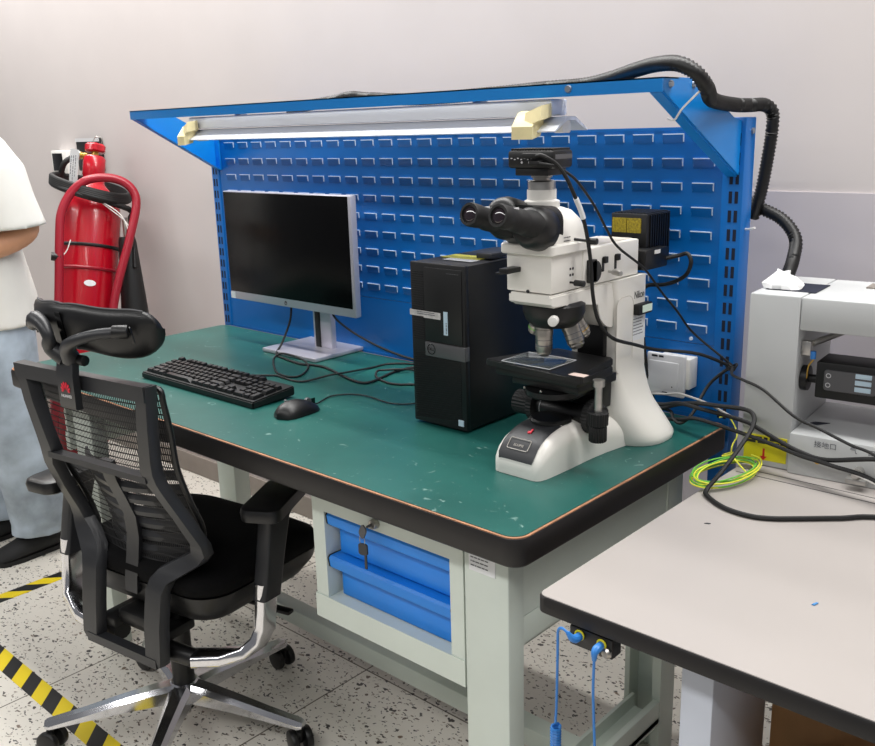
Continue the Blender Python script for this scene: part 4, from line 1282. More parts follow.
m = MB(); m.cyl((.222, -.012, .030), (.222, -.030, .030), .009); m.cyl((.222, -.028, .030), (.222, -.045, .030), .006); m.box((.205, .240), (-.040, -.020), (.012, .022), .002); part('air_fitting', m, 'brushed', mc, 'metal air fitting on the base front', local=True)
m = MB(); m.prism([(.10, .055), (.125, .062), (.142, .085), (.116, .080)], lambda u, v: (u, v, .0802), (0, 0, .0008)); part('black_pad', m, 'slot_dark', base, local=True)
m = MB(); m.box((.095, .112), (.020, .036), (.225, .252), .001); part('bracket', m, 'brushed', mc, local=True); m = MB(); m.cyl((.112, .03, .247), (.150, .085, .262), .006); part('air_cylinder', m, 'brushed', mc, local=True)
m = MB(); m.lathe([(0, 0), (.024, 0), (.024, .012), (0, .012)], (.0945, .045, .176), (1, 0, 0)); m.cyl((.104, .045, .176), (.130, .045, .176), .008); part('pivot', m, 'black_plastic', mc, local=True)
ins = MB(); ins.box((.124, .40), (.022, .10), (.146, .216), .003); inn = part('instrument', ins, 'machine_dark', mc, 'black boxed instrument held in the frame', local=True)
m = MB(); m.loft([[Vector((.185 + u, .0215, .183 + v)) for u, v in rrect(.092, .040, .006)], [Vector((.185 + u, .0195, .183 + v)) for u, v in rrect(.090, .038, .005)]]); part('window', m, 'grey_plastic', inn, 'grey clear window', local=True)
for k in range(3):
    m = MB(); m.box((.194, .222), (.0180, .0197), (.168 + k * .0125, .177 + k * .0125), .0008); part('light_bar', m, 'label_blue', inn, 'pale blue-white strip', local=True)
m = MB(); m.tube([(.1475 + .004 * math.cos(a), .019, .192 + .004 * math.sin(a)) for a in [2 * PI * k / 10 for k in range(10)]], .0008, 5, 1, closed=True); m.tube([(.1475 + .004 * math.cos(a), .019, .174 + .004 * math.sin(a)) for a in [2 * PI * k / 10 for k in range(10)]], .0008, 5, 1, closed=True); part('window_screw', m, 'off_white', inn, local=True)
m = MB(); m.box((.236, .262), (.008, .022), (.155, .188), .003); part('clear_block', m, 'clear_grey', inn, 'clear plastic block', local=True)
m = MB(); m.tube([(.112, .024, .232), (.118, .022, .220), (.110, .022, .205), (.107, .026, .180)], .0016); part('wire', m, 'brass', mc, 'yellow wire', local=True)
m = MB(); m.cyl((.117, .022, .234), (.117, .022, .220), .005); part('plug', m, 'cord_blue', mc, 'small blue connector', local=True)
rnd = random.Random(7)
m = MB(); R1 = [];
for z, rx, ry, dx in ((0, .040, .034, 0), (.008, .036, .030, .001), (.018, .026, .022, -.001), (.027, .017, .015, -.002), (.031, .012, .010, -.002)):
    R1.append([Vector((1.896 + dx + (rx * math.cos(a)) * (1 + .22 * rnd.uniform(-1, 1)), .718 + (ry * math.sin(a)) * (1 + .22 * rnd.uniform(-1, 1)), TZ + H + .0022 + z * (1 + .12 * rnd.uniform(-1, 1)))) for a in [2 * PI * k / 14 for k in range(14)]])
m.loft(R1); solo('paper_wad', m, 'tissue', 'crumpled white paper stuffed around the hose on top of the white machine', 'paper', (1.890, .718, TZ + H + .002), sharp=25)

# ---------------------------------------------------------------- office chair
HX, HY, CYAW = 0.77, 0.0, math.radians(8.3)
ch = thing('office_chair', 'black mesh-backed office chair with headrest and shiny metal five-star base, seen from behind', 'chair', (HX, HY, 0), CYAW)
P_ = lambda n, q, mat, lab=None, par=None, sharp=35: part(n, q, mat, par or ch, lab, local=True, sharp=sharp)
# base
BXO, BYO = .018, -.012
BO = Vector((BXO, BYO, 0))
m = MB(); m.lathe([(0, 0), (.040, 0), (.044, .006), (.040, .040), (.030, .050), (0, .050)], (BXO, BYO, .075), (0, 0, 1)); P_('hub', m, 'chrome')
for k, a in enumerate((22, 94, 166, 238, 310)):
    a = math.radians(a) - CYAW
    d = Vector((math.cos(a), math.sin(a), 0)); s = Vector((-d.y, d.x, 0))
    m = MB(); rings = []
    for t, w, zt, zb in ((.025, .028, .122, .080), (.07, .025, .118, .078), (.15, .021, .106, .074), (.23, .018, .092, .068), (.312, .016, .080, .062), (.322, .012, .076, .064)):
        c = BO + d * t
        rings.append([c + s * w * u + Vector((0, 0, v)) for u, v in ((-1, zb), (1, zb), (1, zt - .010), (.55, zt), (-.55, zt), (-1, zt - .010))])
    m.loft(rings); lg = P_('base_leg', m, 'chrome', 'polished metal leg of the star base')
    e = BO + d * .310
    m = MB(); m.cyl(e + Vector((0, 0, .052)), e + Vector((0, 0, .068)), .009); m.obox(e + Vector((0, 0, .040)) + d * .004, (.016, .030, .030), Matrix((d, s, Vector((0, 0, 1)))).transposed(), .006); cs = P_('caster', m, 'black_plastic', 'black twin-wheel caster', lg)
    for sg in (-1, 1):
        m = MB(); sw = (s * math.cos(.7 + k) + d * math.sin(.7 + k)); m.cyl(e + Vector((0, 0, .0275)) + sw * sg * .008, e + Vector((0, 0, .0275)) + sw * sg * .026, .0275, bev=.005)
        # wheel is the deepest level here, kept as a shape of the caster
        cs_m = bmesh.new(); cs_m.from_mesh(cs.data)
        off = len(cs_m.verts)
        tmp = bpy.data.meshes.new('tmp'); bmesh.ops.recalc_face_normals(m.bm, faces=m.bm.faces); m.bm.to_mesh(tmp); cs_m.from_mesh(tmp); cs_m.to_mesh(cs.data); cs_m.free(); m.bm.free(); bpy.data.meshes.remove(tmp)
    for p in cs.data.polygons:
        p.use_smooth = True
    cs.data.set_sharp_from_angle(angle=math.radians(35))
m = MB(); m.cyl(BO + Vector((0, 0, .12)), BO + Vector((0, 0, .33)), .026); m.cyl(BO + Vector((0, 0, .05)), BO + Vector((0, 0, .12)), .018); P_('gas_lift', m, 'black_plastic')
m = MB(); m.cyl(BO + Vector((.008, -.012, .045)), BO + Vector((.008, -.012, .075)), .014); P_('lift_pin', m, 'brushed')
# mechanism and seat
m = MB(); m.box((-.085, .085), (-.06, .13), (.315, .385), .012); m.box((-.15, .15), (-.05, .10), (.375, .400), .008); P_('mechanism', m, 'black_plastic')
m = MB(); m.cyl((.08, .06, .340), (.245, .085, .335), .006); m.obox((.265, .088, .334), (.055, .022, .010), (0, 0, .1), .004); P_('tilt_lever', m, 'black_plastic')
m = MB()
m.loft([[Vector((x, y, z)) for x, y, z in r] for r in ([(u, .080 + v, .352) for u, v in rrect(.40, .30, .06)], [(u, .085 + v, .362) for u, v in rrect(.43, .34, .07)], [(u, .092 + v, .395 - max(0, -.0)) for u, v in rrect(.475, .385, .08)], [(u, .095 + v, .425) for u, v in rrect(.485, .398, .08)])]); P_('seat_shell', m, 'black_plastic')
m = MB(); rings = []
for z, w, d_, r in ((.424, .46, .38, .08), (.430, .485, .40, .085), (.452, .495, .41, .09), (.472, .48, .395, .09), (.482, .44, .355, .09), (.484, .34, .26, .08)):
    rings.append([Vector((u, .095 + v, z - max(0, v - .10) * .22)) for u, v in rrect(w, d_, r, 8)])
m.loft(rings); P_('seat', m, 'chair_fabric', sharp=60)
# rear frame: waisted side members, lower legs and cross bars
prof = [  # z, y, outer, inner
    (.927, -.176, .222, .182), (.84, -.172, .210, .168), (.765, -.164, .197, .152), (.735, -.160, .194, .146), (.715, -.156, .197, .150), (.690, -.148, .205, .165),
    (.62, -.116, .219, .180), (.555, -.085, .229, .186), (.530, -.080, .230, .178), (.510, -.088, .216, .142), (.485, -.106, .180, .100), (.465, -.122, .150, .086), (.44, -.132, .140, .080), (.36, -.145, .138, .078), (.285, -.152, .138, .080), (.270, -.150, .132, .084)]
m = MB()
for sx in (-1, 1):
    rings = []
    for z, y, o, i in prof:
        rings.append([Vector((sx * o, y + .004, z)), Vector((sx * (o - .004), y - .009, z)), Vector((sx * (i + .006), y - .009, z)), Vector((sx * i, y + .002, z)), Vector((sx * i, y + .016, z)), Vector((sx * (o - .002), y + .018, z))])
    m.loft(rings)
bar = lambda z, y, h, x, dr: [[Vector((u, y - dr * (1 - (u / x) ** 2) + a, z - .0 + b)) for a, b in ((-.010, -h), (-.010, h), (.014, h), (.014, -h))] for u in [x * (k / 6 - 1) for k in range(13)]]
m.loft(bar(.912, -.178, .016, .215, 0)); m.loft(bar(.718, -.158, .0068, .165, -.0)); m.loft(bar(.276, -.152, .011, .12, -.0))
bf = P_('back_frame', m, 'chair_black')
m = MB(); m.box((-.06, .06), (-.12, -.02), (.305, .345), .012); m.box((-.105, -.05), (-.135, -.03), (.300, .325), .006); m.box((.05, .105), (-.135, -.03), (.300, .325), .006); P_('back_bracket', m, 'black_plastic')
# curved mesh backrest held in a thin rim
mesh_rows = [(.912, -.160, .205), (.88, -.156, .210), (.82, -.148, .212), (.74, -.138, .208), (.66, -.112, .204), (.58, -.080, .200), (.52, -.074, .180), (.47, -.092, .150)]


def msurf(z, y, hw, t):
    return Vector((hw * t, y + .018 * t * t, z))


m = MB(); vs = [[m.bm.verts.new(msurf(z, y, hw, k / 8)) for k in range(-8, 9)] for z, y, hw in mesh_rows]
for a, b in zip(vs[:-1], vs[1:]):
    for i in range(16):
        m.bm.faces.new([a[i], a[i + 1], b[i + 1], b[i]])
P_('back_mesh', m, 'chair_mesh', 'see-through black mesh backrest', sharp=80)
m = MB(); rim = [msurf(z, y, hw, 1) for z, y, hw in mesh_rows] + [msurf(*mesh_rows[-1], t / 4) for t in (3, 1, -1, -3)] + [msurf(z, y, hw, -1) for z, y, hw in mesh_rows[::-1]] + [msurf(*mesh_rows[0], t / 4) for t in (-3, -1, 1, 3)]
m.tube(rim, .0065, 8, 4, closed=True); P_('mesh_rim', m, 'black_plastic')
# lumbar support: a spine with ribs
sp = [(.725, -.135), (.68, -.128), (.63, -.108), (.58, -.090), (.53, -.088), (.48, -.096), (.44, -.105), (.40, -.110)]
m = MB(); rings = [[Vector((u, y - .006 + v, z)) for u, v in ((-.021, 0), (.021, 0), (.017, .014), (-.017, .014))] for z, y in sp]
m.loft(rings); P_('lumbar_spine', m, 'chair_black')
for k in range(9):
    z = .700 - k * .033
    y = [(-.130, -.122, -.108, -.096, -.085, -.080, -.082, -.086, -.090)][0][k]
    hw = .155 + .012 * math.sin(k * .5)
    m = MB(); m.loft([[Vector((hw * t, y + .050 * t * t + a, z + b - .004 * (1 - abs(t)))) for a, b in ((0, -.0115), (-.004, 0), (0, .0115), (.006, .010), (.006, -.010))] for t in [j / 8 for j in range(-8, 9)]]); P_('lumbar_rib', m, 'chair_black')
# headrest
m = MB(); rings = []
for t in [math.sin(PI / 2 * j / 14) for j in range(-14, 15)]:
    x = .193 * t - .004
    e = (1 - abs(t) ** 9)
    hgt = .053 * (e ** .5) * (1 + .10 * abs(t) - .05) + .002
    zc = 1.030 - .012 * (1 - abs(t)) ** 2 + .010 * math.cos(t * PI * 1.4)
    yc = -.178 + .070 * t * t
    rings.append([Vector((x, yc + (.022 * (1 - abs(t) ** 12) ** .5 + .001) * math.cos(a) - .010 * math.sin(a), zc + hgt * math.sin(a) * (.9 if math.sin(a) > 0 else 1.0))) for a in [2 * PI * k / 16 for k in range(16)]])
m.loft(rings); hr_ = P_('headrest_pad', m, 'chair_pad', sharp=60)
m = MB(); pts = []
for t in [j / 10 for j in range(-9, 10)]:
    zc = 1.030 - .012 * (1 - abs(t)) ** 2 + .010 * math.cos(t * PI * 1.4); e = (1 - abs(t) ** 9); hgt = .053 * (e ** .5) * (1 + .10 * abs(t) - .05) + .002
    pts.append((.193 * t - .004, -.178 + .070 * t * t - .011, zc + hgt * .9 + .000))
m.tube(pts, .0022, 6, 2); P_('piping', m, 'grey_plastic', 'glossy grey piping along the headrest', hr_)
m = MB(); m.obox((0, -.201, 1.022), (.017, .003, .080), (.15, 0, 0)); P_('seam_strip', m, 'black_gloss', None, hr_)
m = MB()
m.loft([[Vector((u + dx, y, z)) for u, y in ((-.026 * w, yy - .010), (.026 * w, yy - .010), (.026 * w, yy + .006), (-.026 * w, yy + .006))] for z, yy, w, dx in ((.858, -.196, .95, 0), (.862, -.200, 1, 0), (.93, -.200, 1.05, 0), (.955, -.196, 1.0, 0), (.975, -.192, .9, 0))])
m.tube([(-.008, -.196, .965), (-.030, -.212, .988), (-.014, -.224, 1.012), (-.030, -.222, 1.034), (-.066, -.214, 1.042), (-.092, -.204, 1.028)], [.020, .016, .012, .014, .018, .015], 10, 5)
m.tube([(.010, -.196, .965), (.030, -.215, .992), (.070, -.225, 1.012), (.115, -.208, 1.026), (.158, -.174, 1.030)], [.019, .015, .012, .011, .011], 10, 5)
hb_ = P_('headrest_bracket', m, 'chair_black', None, None, 50)
m = MB(); m.cyl((.02, -.190, .962), (.048, -.190, .962), .011, bev=.002); P_('pivot', m, 'black_plastic', None, hb_)
m = MB(); m.cyl((.142, -.187, 1.030), (.166, -.168, 1.030), .0135, bev=.002); P_('pivot', m, 'black_plastic', None, hb_)
for sx in (-1, 1):
    m = MB(); m.obox((sx * .172 if sx > 0 else -.105, -.166 if sx > 0 else -.190, 1.022), (.006, .004, .034), (.1, .15 * -sx, .5 * sx), .002); P_('slot', m, 'black_gloss', None, hr_)
# flower-like emblem of eight petals and the word below it
m = MB()
for k in range(8):
    a = math.radians(180 - (2 + k * 176 / 7))
    d = Vector((math.cos(a), 0, math.sin(a)))
    n = Vector((-d.z, 0, d.x))
    L = (.0135, .0170, .0195, .0205)[min(k, 7 - k)]
    c = Vector((0, -.2108, .897))
    m.prism([(0.0045, 0), (.009, .0013), (L * .8, .0025), (L * .95, .0018), (L, 0), (L * .95, -.0018), (L * .8, -.0025), (.009, -.0013)], lambda u, v: c + d * u + n * v, (0, -.0006, 0))
em = P_('emblem', m, 'logo_red', 'red petal emblem', hb_)
text('lettering', 'HUAWEI', 0.0088, 'logo_white', em, (0, -.2108, .8865), (1, 0, 0), (0, 0, 1), local=True)
# armrests
for sx in (-1, 1):
    ax, ay = (.286, .018) if sx > 0 else (.300, -.060)
    m = MB()
    m.tube([(sx * .05, -.115, .288), (sx * .12, -.105, .280), (sx * .17, -.095, .275)], .021, 12, 4); P_('arm_root', m, 'black_plastic')
    # square-section metal elbow
    path = [Vector(p) for p in ((sx * .165, -.097 + (0 if sx > 0 else -.01), .275), (sx * .215, -.070 + ay * .5, .274), (sx * .250, -.040 + ay * .8, .280), (sx * (ax - .012), -.018 + ay, .300), (sx * ax, -.006 + ay, .335), (sx * (ax + .001), ay, .38), (sx * (ax + .001), .006 + ay, .44))]
    m = MB(); rings = []
    for i, p in enumerate(path):
        d = (path[min(i + 1, 6)] - path[max(i - 1, 0)]).normalized()
        u = Vector((0, 1, 0)); u = (u - d * u.dot(d)).normalized(); w = d.cross(u)
        rings.append([p + u * q + w * r for q, r in rrect(.050, .030, .009, 3)])
    m.loft(rings); P_('arm_support', m, 'chrome', 'polished metal arm support')
    m = MB(); m.loft([[Vector((sx * (ax + .001 + kx) + u, y_ + ay + v, z)) for u, v in rrect(.040, w, .010)] for z, y_, w, kx in ((.405, .006, .058, 0), (.50, .028, .062, 0), (.575, .048, .070, -.002), (.592, .056, .095, -.006))]); P_('arm_post', m, 'chair_black')
    m = MB(); rings = []
    ca, sa = math.cos(math.radians(22 * (1 if sx > 0 else .2))), math.sin(math.radians(22 * (1 if sx > 0 else .2)))
    px_, py_ = (sx * (ax - .014), ay + .066) if sx > 0 else (sx * (ax - .02), ay + .01)
    for z, k in ((.590, .86), (.595, .97), (.612, 1), (.621, .96), (.624, .88)):
        rings.append([Vector((px_ + (u * ca - v * sa) * k, py_ + (u * sa + v * ca) * k, z)) for u, v in rrect(.094, .200, .026, 6)])
    m.loft(rings); P_('arm_pad', m, 'chair_pad')

# ---------------------------------------------------------------- fire extinguisher on its trolley
EL, EA = math.radians(25), math.radians(16)
dn = Vector((-math.sin(EL) * math.sin(EA), math.cos(EL) * math.sin(EA), math.cos(EA)))
er = Vector((math.cos(EL), math.sin(EL), 0))
eb = dn.cross(er)       # points away from the viewer, towards the wall
E0 = Vector((-0.806, 0.505, 0))
E0 = E0 + dn * 0.05
ex = thing('fire_extinguisher', 'large red wheeled fire extinguisher with coiled black hose leaning by the wall', 'fire extinguisher', (E0.x, E0.y, 0))
pe = lambda u, v, w: E0 + er * u + eb * v + dn * w      # right, back, up along the cylinder
m = MB(); m.lathe([(0, 0), (.100, 0), (.114, .02), (.114, 1.06), (.108, 1.10), (.088, 1.145), (.058, 1.175), (.044, 1.19), (.040, 1.22), (.043, 1.225), (.043, 1.29), (.036, 1.30), (0, 1.30)], E0 + dn * .03, dn, 40); cy = part('cylinder', m, 'ext_red', ex, sharp=45)
for w in (0.965, 0.875):
    m = MB(); m.tube([pe(.1155 * math.cos(a), .1155 * math.sin(a), w) for a in [2 * PI * k / 28 for k in range(28)]], .007, 8, 1, closed=True); part('strap', m, 'black_rubber' if w > .9 else 'frame_red', cy, 'black strap round the cylinder' if w > .9 else None)
m = MB(); m.lathe([(0, 0), (1, 0), (1, .03), (0, .03)], (0, 0, 0), (0, 0, 1), 24)
for v in m.bm.verts:
    v.co = pe(.68 * .1150 + .68 * v.co.z * .04 + .733 * v.co.x * .022, -.733 * .1150 - .733 * v.co.z * .04 + .68 * v.co.x * .022, .815 + v.co.y * .012)
part('round_label', m, 'label_white', cy, 'oval white label')
m = MB(); m.cyl(pe(0, 0, 1.325), pe(0, 0, 1.35), .014); m.cyl(pe(0, 0, 1.335), pe(-.045, -.02, 1.332), .010); m.cyl(pe(-.045, -.02, 1.332), pe(-.066, -.028, 1.330), .015, .012); m.cyl(pe(0, -.0, 1.335), pe(.02, -.022, 1.33), .008); vl = part('valve', m, 'brass', ex, 'brass valve')
m = MB(); m.cyl(pe(-.050, -.02, 1.332), pe(-.075, -.03, 1.328), .0165); part('coupling', m, 'steel', vl)
m = MB(); a0 = [];
f = lambda w, s: [pe(s * (.036 + (.006 if k % 4 < 2 else 0)) * math.cos(2 * PI * k / 24), s * (.036 + (.006 if k % 4 < 2 else 0)) * math.sin(2 * PI * k / 24), w) for k in range(24)]
m.loft([f(1.346, .8), f(1.352, 1), f(1.372, 1), f(1.380, .8)]); hw_ = part('handwheel', m, 'ext_red', vl, 'red hand wheel')
m = MB(); m.tube([pe(.010 + .020 * math.cos(a), 0, 1.392 + .020 * math.sin(a)) for a in [2 * PI * k / 16 for k in range(16)]], .0018, 6, 1, closed=True); part('pull_ring', m, 'steel', vl)
# trolley frame: an arched red tube in front of the cylinder
m = MB()
pf = lambda s, w: pe(.10 + .784 * s, -.125 + .616 * s, w)      # plane of the arched handle, turned towards the room
m.tube([pf(-.085, .06), pf(-.090, .40), pf(-.100, .75), pf(-.110, .98), pf(-.108, 1.07), pf(-.080, 1.145), pf(-.03, 1.20), pf(.04, 1.222), pf(.105, 1.215), pf(.148, 1.18), pf(.160, 1.12), pf(.140, .98), pf(.100, .75), pf(.080, .40), pf(.070, .06)], .0165, 12, 5)
m.tube([pf(-.090, .45), pf(.085, .45)], .008, 8, 1)
tf = part('trolley_frame', m, 'frame_red', ex, 'arched dark red tubular frame')
for sx in (-1, 1):
    m = MB(); c0 = pe(sx * .15, -.16, .13); c0.z = .115; m.cyl(c0, c0 + er * sx * .045, .112, bev=.012); part('wheel', m, 'black_rubber', ex, 'black trolley wheel')
m = MB(); m.box((-.04, .04), (-.03, .03), (0, .012)); 
for v in m.bm.verts:
    v.co = Vector((E0.x + v.co.x, E0.y + .12 + v.co.y, v.co.z))
part('foot', m, 'frame_red', ex)
m = MB(); m.cyl(pf(.135, .60), pf(.20, .61), .006); part('foot_lever', m, 'frame_red', tf)
m = MB(); m.cyl(pf(-.100, .90), pf(-.135, .90), .016); part('side_knob', m, 'black_plastic', tf)
# coiled hose over the shoulder, then down to the horn
m = MB(); pts = [pe(-.070, -.03, 1.328), pe(-.105, -.05, 1.29), pe(-.140, -.02, 1.23)]
for k in range(44):
    a = PI + k * 2 * PI / 10
    t = k / 44
    r_ = .146 + .018 * math.sin(k * .63 + 1)
    pts.append(pe(r_ * math.cos(a) + .022, r_ * math.sin(a) - .01, 1.215 - .030 * t - .070 * (.616 * math.cos(a) - .784 * math.sin(a)) + .026 * math.sin(k * .63)))
pts += [pe(.172, .0, 1.12), pe(.175, .01, 1.08), pe(.172, .005, 1.05), pe(.170, .0, 1.03)]
m.tube(pts, .0115, 10, 5); part('hose', m, 'black_rubber', ex, 'coiled black discharge hose')
hn0 = pe(.172, 0, 1.01)
hn1 = hn0 + Vector((.05, -.03, -.54))
m = MB(); m.cyl(hn0 + (hn0 - hn1).normalized() * .0, hn0 + (hn0 - hn1).normalized() * .075, .012); part('ferrule', m, 'steel', ex, 'metal hose ferrule')
m = MB(); m.lathe([(0, 0), (.030, 0), (.034, .02), (.046, .20), (.060, .42), (.066, .52), (.06, .52), (.03, .2), (0, .2)], hn0, hn1 - hn0, 28); m.cyl(hn0 + er * .036 - dn * .04, hn0 + er * .045 - dn * .12, .008); part('horn', m, 'horn_black', ex, 'long black discharge horn')
m = MB(); q = [Vector((-0.861, 0.700, 1.365)), Vector((-0.796, 0.700, 1.357)), Vector((-0.844, 0.700, 1.234)), Vector((-0.907, 0.700, 1.237))]
m.loft([q, [p + eb * .0015 for p in q]]); tg = part('tag', m, 'label_white', ex, 'white paper inspection tag')
m = MB(); text_lines(m, q[1] - eb * .001 - er * .012 - dn * .02, -dn, er, .10, 3, .010, .0035, 41); part('print', m, 'ink_grey', tg)
for pa in ([pe(.10, -.10, 1.14), pf(.10, 1.09), pf(.135, 1.03), pf(.150, .96)], [pe(.11, -.09, 1.13), pf(.125, 1.06), pf(.155, 1.0)], [pf(-.125, .98), pf(-.10, .91), pf(-.115, .83)], [pf(-.07, .97), pf(-.085, .92), pf(-.125, .88)]):
    m = MB(); m.tube(pa, .002); part('tie_string', m, 'white_plastic', tf, 'thin white tie')
# wall boxes behind it
wb = thing('wall_switch', 'small white wall switch box with a black face left of the fire extinguisher', 'wall switch', (-1.49, WALL, 1.26))
m = MB(); m.box((-1.56, -1.42), (WALL - .045, WALL), (1.250, 1.350), .004); part('box', m, 'white_plastic', wb)
m = MB(); m.box((-1.546, -1.455), (WALL - .047, WALL - .044), (1.262, 1.338), .001); part('face', m, 'black_gloss', wb)
wb = thing('wall_plate', 'black wall plate behind the red valve of the fire extinguisher', 'wall plate', (-1.26, WALL, 1.29))
m = MB(); m.box((-1.365, -1.165), (WALL - .02, WALL), (1.262, 1.400), .004); part('cover', m, 'machine_dark', wb)
m = MB(); m.box((-1.365, -1.165), (WALL - .022, WALL - .019), (1.385, 1.400)); part('rim', m, 'off_white', wb)

# ---------------------------------------------------------------- hazard tape on the floor


def tape(name, a, b, w, label):
    a, b = Vector(a), Vector(b)
    L = (b - a).length
    ang = math.atan2(b.y - a.y, b.x - a.x)
    q = MB(); q.box((0, L), (-w / 2, w / 2), (0.0002, 0.0010))
    o = mesh_object(name, q.bm, 'hazard')
    o.location = (a.x, a.y, 0); o.rotation_euler = (0, 0, ang)
    o['label'] = label; o['category'] = 'floor tape'; o['group'] = 'hazard tapes on the floor'
    return o


tape('hazard_tape', (-.215, -1.45, 0), (-.228, .42, 0), .055, 'black and yellow hazard tape on the floor beyond the chair, near the dark shoe')
tape('hazard_tape', (-.95, -.175, 0), (1.35, -.193, 0), .056, 'black and yellow hazard tape on the floor running under the front of the chair base')

# ---------------------------------------------------------------- person at the left edge
pn = thing('person', 'person in a loose white T-shirt, pale jeans and black shoes standing at the left edge', 'person', (-.58, .2, 0))


def skin_mesh(verts, edges, radii, sub=2):
    me = bpy.data.meshes.new('skeleton'); me.from_pydata([tuple(v) for v in verts], edges, [])
    o = bpy.data.objects.new('skeleton_tmp', me); COL.objects.link(o)
    o.modifiers.new('s', 'SKIN'); 
    for i, r in enumerate(radii):
        d = me.skin_vertices[0].data[i]
        d.radius = (r, r) if not isinstance(r, tuple) else r
    me.skin_vertices[0].data[0].use_root = True
    sb = o.modifiers.new('d', 'SUBSURF'); sb.levels = sub; sb.render_levels = sub
    r = evaluated(o)
    bpy.data.objects.remove(o)
    return r


V, Ed, Ra = [], [], []


def chain(pts, start=None):
    prev = start
    ids = []
    for p, r in pts:
        V.append(Vector(p)); Ra.append(r); ids.append(len(V) - 1)
        if prev is not None:
            Ed.append((prev, len(V) - 1))
        prev = len(V) - 1
    return ids


BX, BY = -.585, .165
t = chain([((BX, BY, .90), .13), ((BX, BY - .005, 1.05), .125), ((BX, BY, 1.20), .135), ((BX, BY + .015, 1.33), .12), ((BX, BY + .01, 1.415), .06), ((BX, BY - .005, 1.47), .055), ((BX, BY - .02, 1.56), .078), ((BX, BY - .022, 1.64), .088), ((BX, BY - .02, 1.70), .06)])
for sx in (1, -1):
    chain([((BX + sx * .10, BY, .84), .10), ((BX + sx * .11, BY - .01, .66), .082), ((BX + sx * .113, BY - .01, .47), .058), ((BX + sx * .115, BY + .03, .28), .055), ((BX + sx * .116, BY + .075, .09), .032), ((BX + sx * .118, BY + .0, .040), .022), ((BX + sx * .12, BY - .06, .032), .018)], t[0])
ends = []
for sx in (1, -1):
    h = chain([((BX + sx * .12, BY + .02, 1.37), .065), ((BX + sx * .205, BY + .04, 1.34), .055), ((BX + sx * .222, BY + .085, 1.22), .047), ((BX + sx * .228, BY + .112, 1.112), .046), ((BX + sx * .220, BY + .03, 1.085), .043), ((BX + sx * .19, BY - .08, 1.055), .034), ((BX + sx * .155, BY - .15, 1.045), .026), ((BX + sx * .135, BY - .19, 1.042), .030)], t[3])
    ends.append((h[-1], sx))
bm = bmesh.new(); bm.from_mesh(skin_mesh(V, Ed, Ra))
# hands: palm and five separate curled fingers each
for idx, sx in ends:
    p = V[idx]
    fwd = Vector((-.40 * sx, -.90, -.05)).normalized()
    side = Vector((0, 0, 1))
    inn_ = Vector((-sx, 0, 0))
    for k, (o, L) in enumerate(((.026, .066), (.009, .074), (-.008, .070), (-.024, .056))):
        b0 = p + side * o
        v = [b0, b0 + fwd * .035, b0 + fwd * (.035 + L * .45) + inn_ * .008, b0 + fwd * (.035 + L * .75) + inn_ * .024, b0 + fwd * (.035 + L * .85) + inn_ * .042]
        bm.from_mesh(skin_mesh(v, [(0, 1), (1, 2), (2, 3), (3, 4)], [.011, .0095, .0088, .008, .007], 1))
    v = [p + fwd * -.01 + side * .014, p + fwd * .012 + side * .038 + inn_ * .014, p + fwd * .042 + side * .050 + inn_ * .026, p + fwd * .066 + side * .052 + inn_ * .034]
    bm.from_mesh(skin_mesh(v, [(0, 1), (1, 2), (2, 3)], [.013, .0115, .010, .0085], 1))
# nose and ears
q = MB(); hd_ = Vector((BX, BY - .022, 1.62))
q.ell(hd_ + Vector((0, -.098, -.012)), (.014, .020, .026), 12); q.ell(hd_ + Vector((.078, .0, -.005)), (.010, .020, .032), 12); q.ell(hd_ + Vector((-.078, .0, -.005)), (.010, .020, .032), 12); q.ell(hd_ + Vector((0, -.082, -.055)), (.024, .010, .007), 12)
tmp = bpy.data.meshes.new('tmp'); q.bm.to_mesh(tmp); bm.from_mesh(tmp); q.bm.free()
q = MB(); q.bm.free(); q.bm = bm
body = part('body', q, 'skin', pn, sharp=70)
for sx in (-1, 1):
    q = MB(); q.ell(hd_ + Vector((sx * .032, -.079, .012)), (.013, .009, .008), 12); ey_ = part('eye', q, 'eye_white', pn)
    q = MB(); q.ell(hd_ + Vector((sx * .032, -.086, .012)), (.0055, .004, .0055), 10); part('iris', q, 'hair', ey_)
q = MB()
q.ell(hd_ + Vector((0, .022, .045)), (.096, .100, .082), 24)
bmesh.ops.delete(q.bm, geom=[v for v in q.bm.verts if v.co.z < hd_.z - .02 or (v.co.y < hd_.y - .045 and v.co.z < hd_.z + .05)], context='VERTS')
part('hair', q, 'hair', pn, sharp=80)


def fused(parts, voxel, smooth, name, mat, root):
    """closed shapes melted into one cloth surface"""
    q = MB()
    for fn in parts:
        fn(q)
    bmesh.ops.recalc_face_normals(q.bm, faces=q.bm.faces)
    me = bpy.data.meshes.new('tmp'); q.bm.to_mesh(me); q.bm.free()
    o = bpy.data.objects.new('cloth_tmp', me); COL.objects.link(o)
    r = o.modifiers.new('r', 'REMESH'); r.mode = 'VOXEL'; r.voxel_size = voxel
    s = o.modifiers.new('s', 'SMOOTH'); s.iterations = smooth; s.factor = .5
    e = evaluated(o); bpy.data.objects.remove(o)
    b = bmesh.new(); b.from_mesh(e)
    q = MB(); q.bm.free(); q.bm = b
    return part(name, q, mat, root, sharp=80)


def oval(cx, cy, z, rx, ry, n=28, wob=0, ph=0, tilt=0):
    return [Vector((cx + rx * math.cos(a) * (1 + wob * math.sin(5 * a + ph)), cy + ry * math.sin(a) * (1 + wob * math.sin(4 * a + ph * 2)), z + tilt * math.sin(a))) for a in [2 * PI * k / n for k in range(n)]]


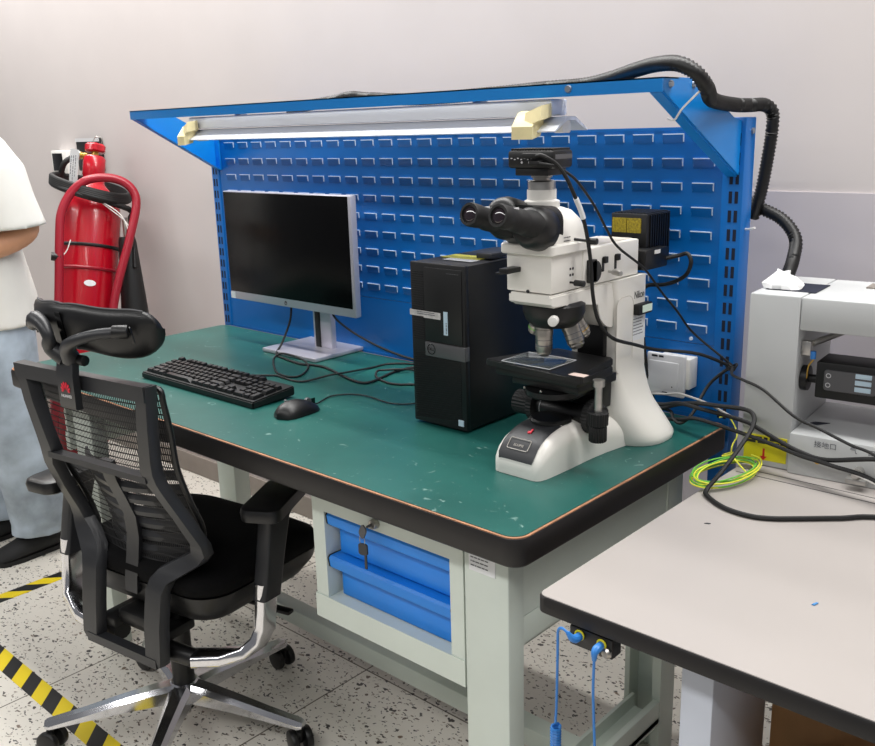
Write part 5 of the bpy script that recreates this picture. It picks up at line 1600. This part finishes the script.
def torso(q):
    q.loft([oval(BX, BY + .012, .812, .225, .180, wob=.02, ph=1), oval(BX, BY + .010, .90, .220, .172, wob=.015, ph=2), oval(BX, BY + .006, 1.05, .208, .150, wob=.01), oval(BX, BY + .005, 1.20, .212, .145), oval(BX, BY + .018, 1.32, .215, .130), oval(BX, BY + .022, 1.38, .19, .105), oval(BX, BY + .018, 1.425, .12, .080), oval(BX, BY + .008, 1.452, .07, .066)])


def sleeve(sx):
    def f(q):
        R = []
        for (c, r1, r2) in (((BX + sx * .10, BY + .02, 1.385), .06, .065), ((BX + sx * .17, BY + .028, 1.362), .070, .076), ((BX + sx * .212, BY + .046, 1.30), .070, .084), ((BX + sx * .224, BY + .052, 1.22), .070, .088), ((BX + sx * .232, BY + .066, 1.132), .076, .098)):
            R.append((Vector(c), r1, r2))
        rings = []
        for i, (c, r1, r2) in enumerate(R):
            d = (R[min(i + 1, 4)][0] - R[max(i - 1, 0)][0]).normalized() if i < 4 else Vector((0, .05, -1))
            u = Vector((0, 1, 0)); u = (u - d * u.dot(d)).normalized(); w = d.cross(u)
            rings.append([c + u * r2 * math.cos(a) + w * r1 * math.sin(a) for a in [2 * PI * k / 24 for k in range(24)]])
        q.loft(rings)
    return f


fused([torso, sleeve(1), sleeve(-1)], .0075, 5, 't_shirt', 'shirt', pn)


def trouser(sx):
    def f(q):
        x = BX + sx * .085
        rows = [(x, BY, .93, .115, .145, 0), (x + sx * .005, BY, .80, .115, .135, 1), (x + sx * .022, BY + .01, .62, .098, .120, 2), (x + sx * .028, BY + .025, .46, .090, .110, 3), (x + sx * .030, BY + .045, .30, .086, .105, 4), (x + sx * .031, BY + .06, .18, .086, .104, 5), (x + sx * .031, BY + .065, .13, .088, .102, 6), (x + sx * .031, BY + .062, .105, .086, .100, 7), (x + sx * .031, BY + .062, .080, .087, .101, 8)]
        q.loft([oval(a, b, c, d, e, 26, .035, g * 1.7) for a, b, c, d, e, g in rows])
    return f


fused([trouser(1), trouser(-1)], .008, 4, 'jeans', 'jeans', pn)
for sx in (1, -1):
    q = MB(); x = BX + sx * .117
    rows = []
    for t, w, h in ((0, .022, .055), (.03, .038, .085), (.08, .044, .098), (.14, .047, .085), (.20, .050, .066), (.25, .046, .052), (.28, .030, .036), (.29, .010, .022)):
        y = BY + .165 - t * 1.0
        rows.append([Vector((x + w * math.cos(a) * (1.0 if math.sin(a) < .2 else .9), y, max(.004, h * .5 + h * .5 * math.sin(a) * 1.0))) for a in [2 * PI * k / 20 for k in range(20)]])
    q.loft(rows); sh = part('shoe', q, 'shoe_black', pn, sharp=60)
    q = MB(); q.loft([[Vector((x + u * w, BY + .165 - t, z)) for u, z in ((-1, .0005), (1, .0005), (1, .016), (-1, .016))] for t, w in ((-.002, .022), (.03, .040), (.10, .043), (.20, .051), (.26, .044), (.292, .014))]); part('sole', q, 'black_rubber', sh)
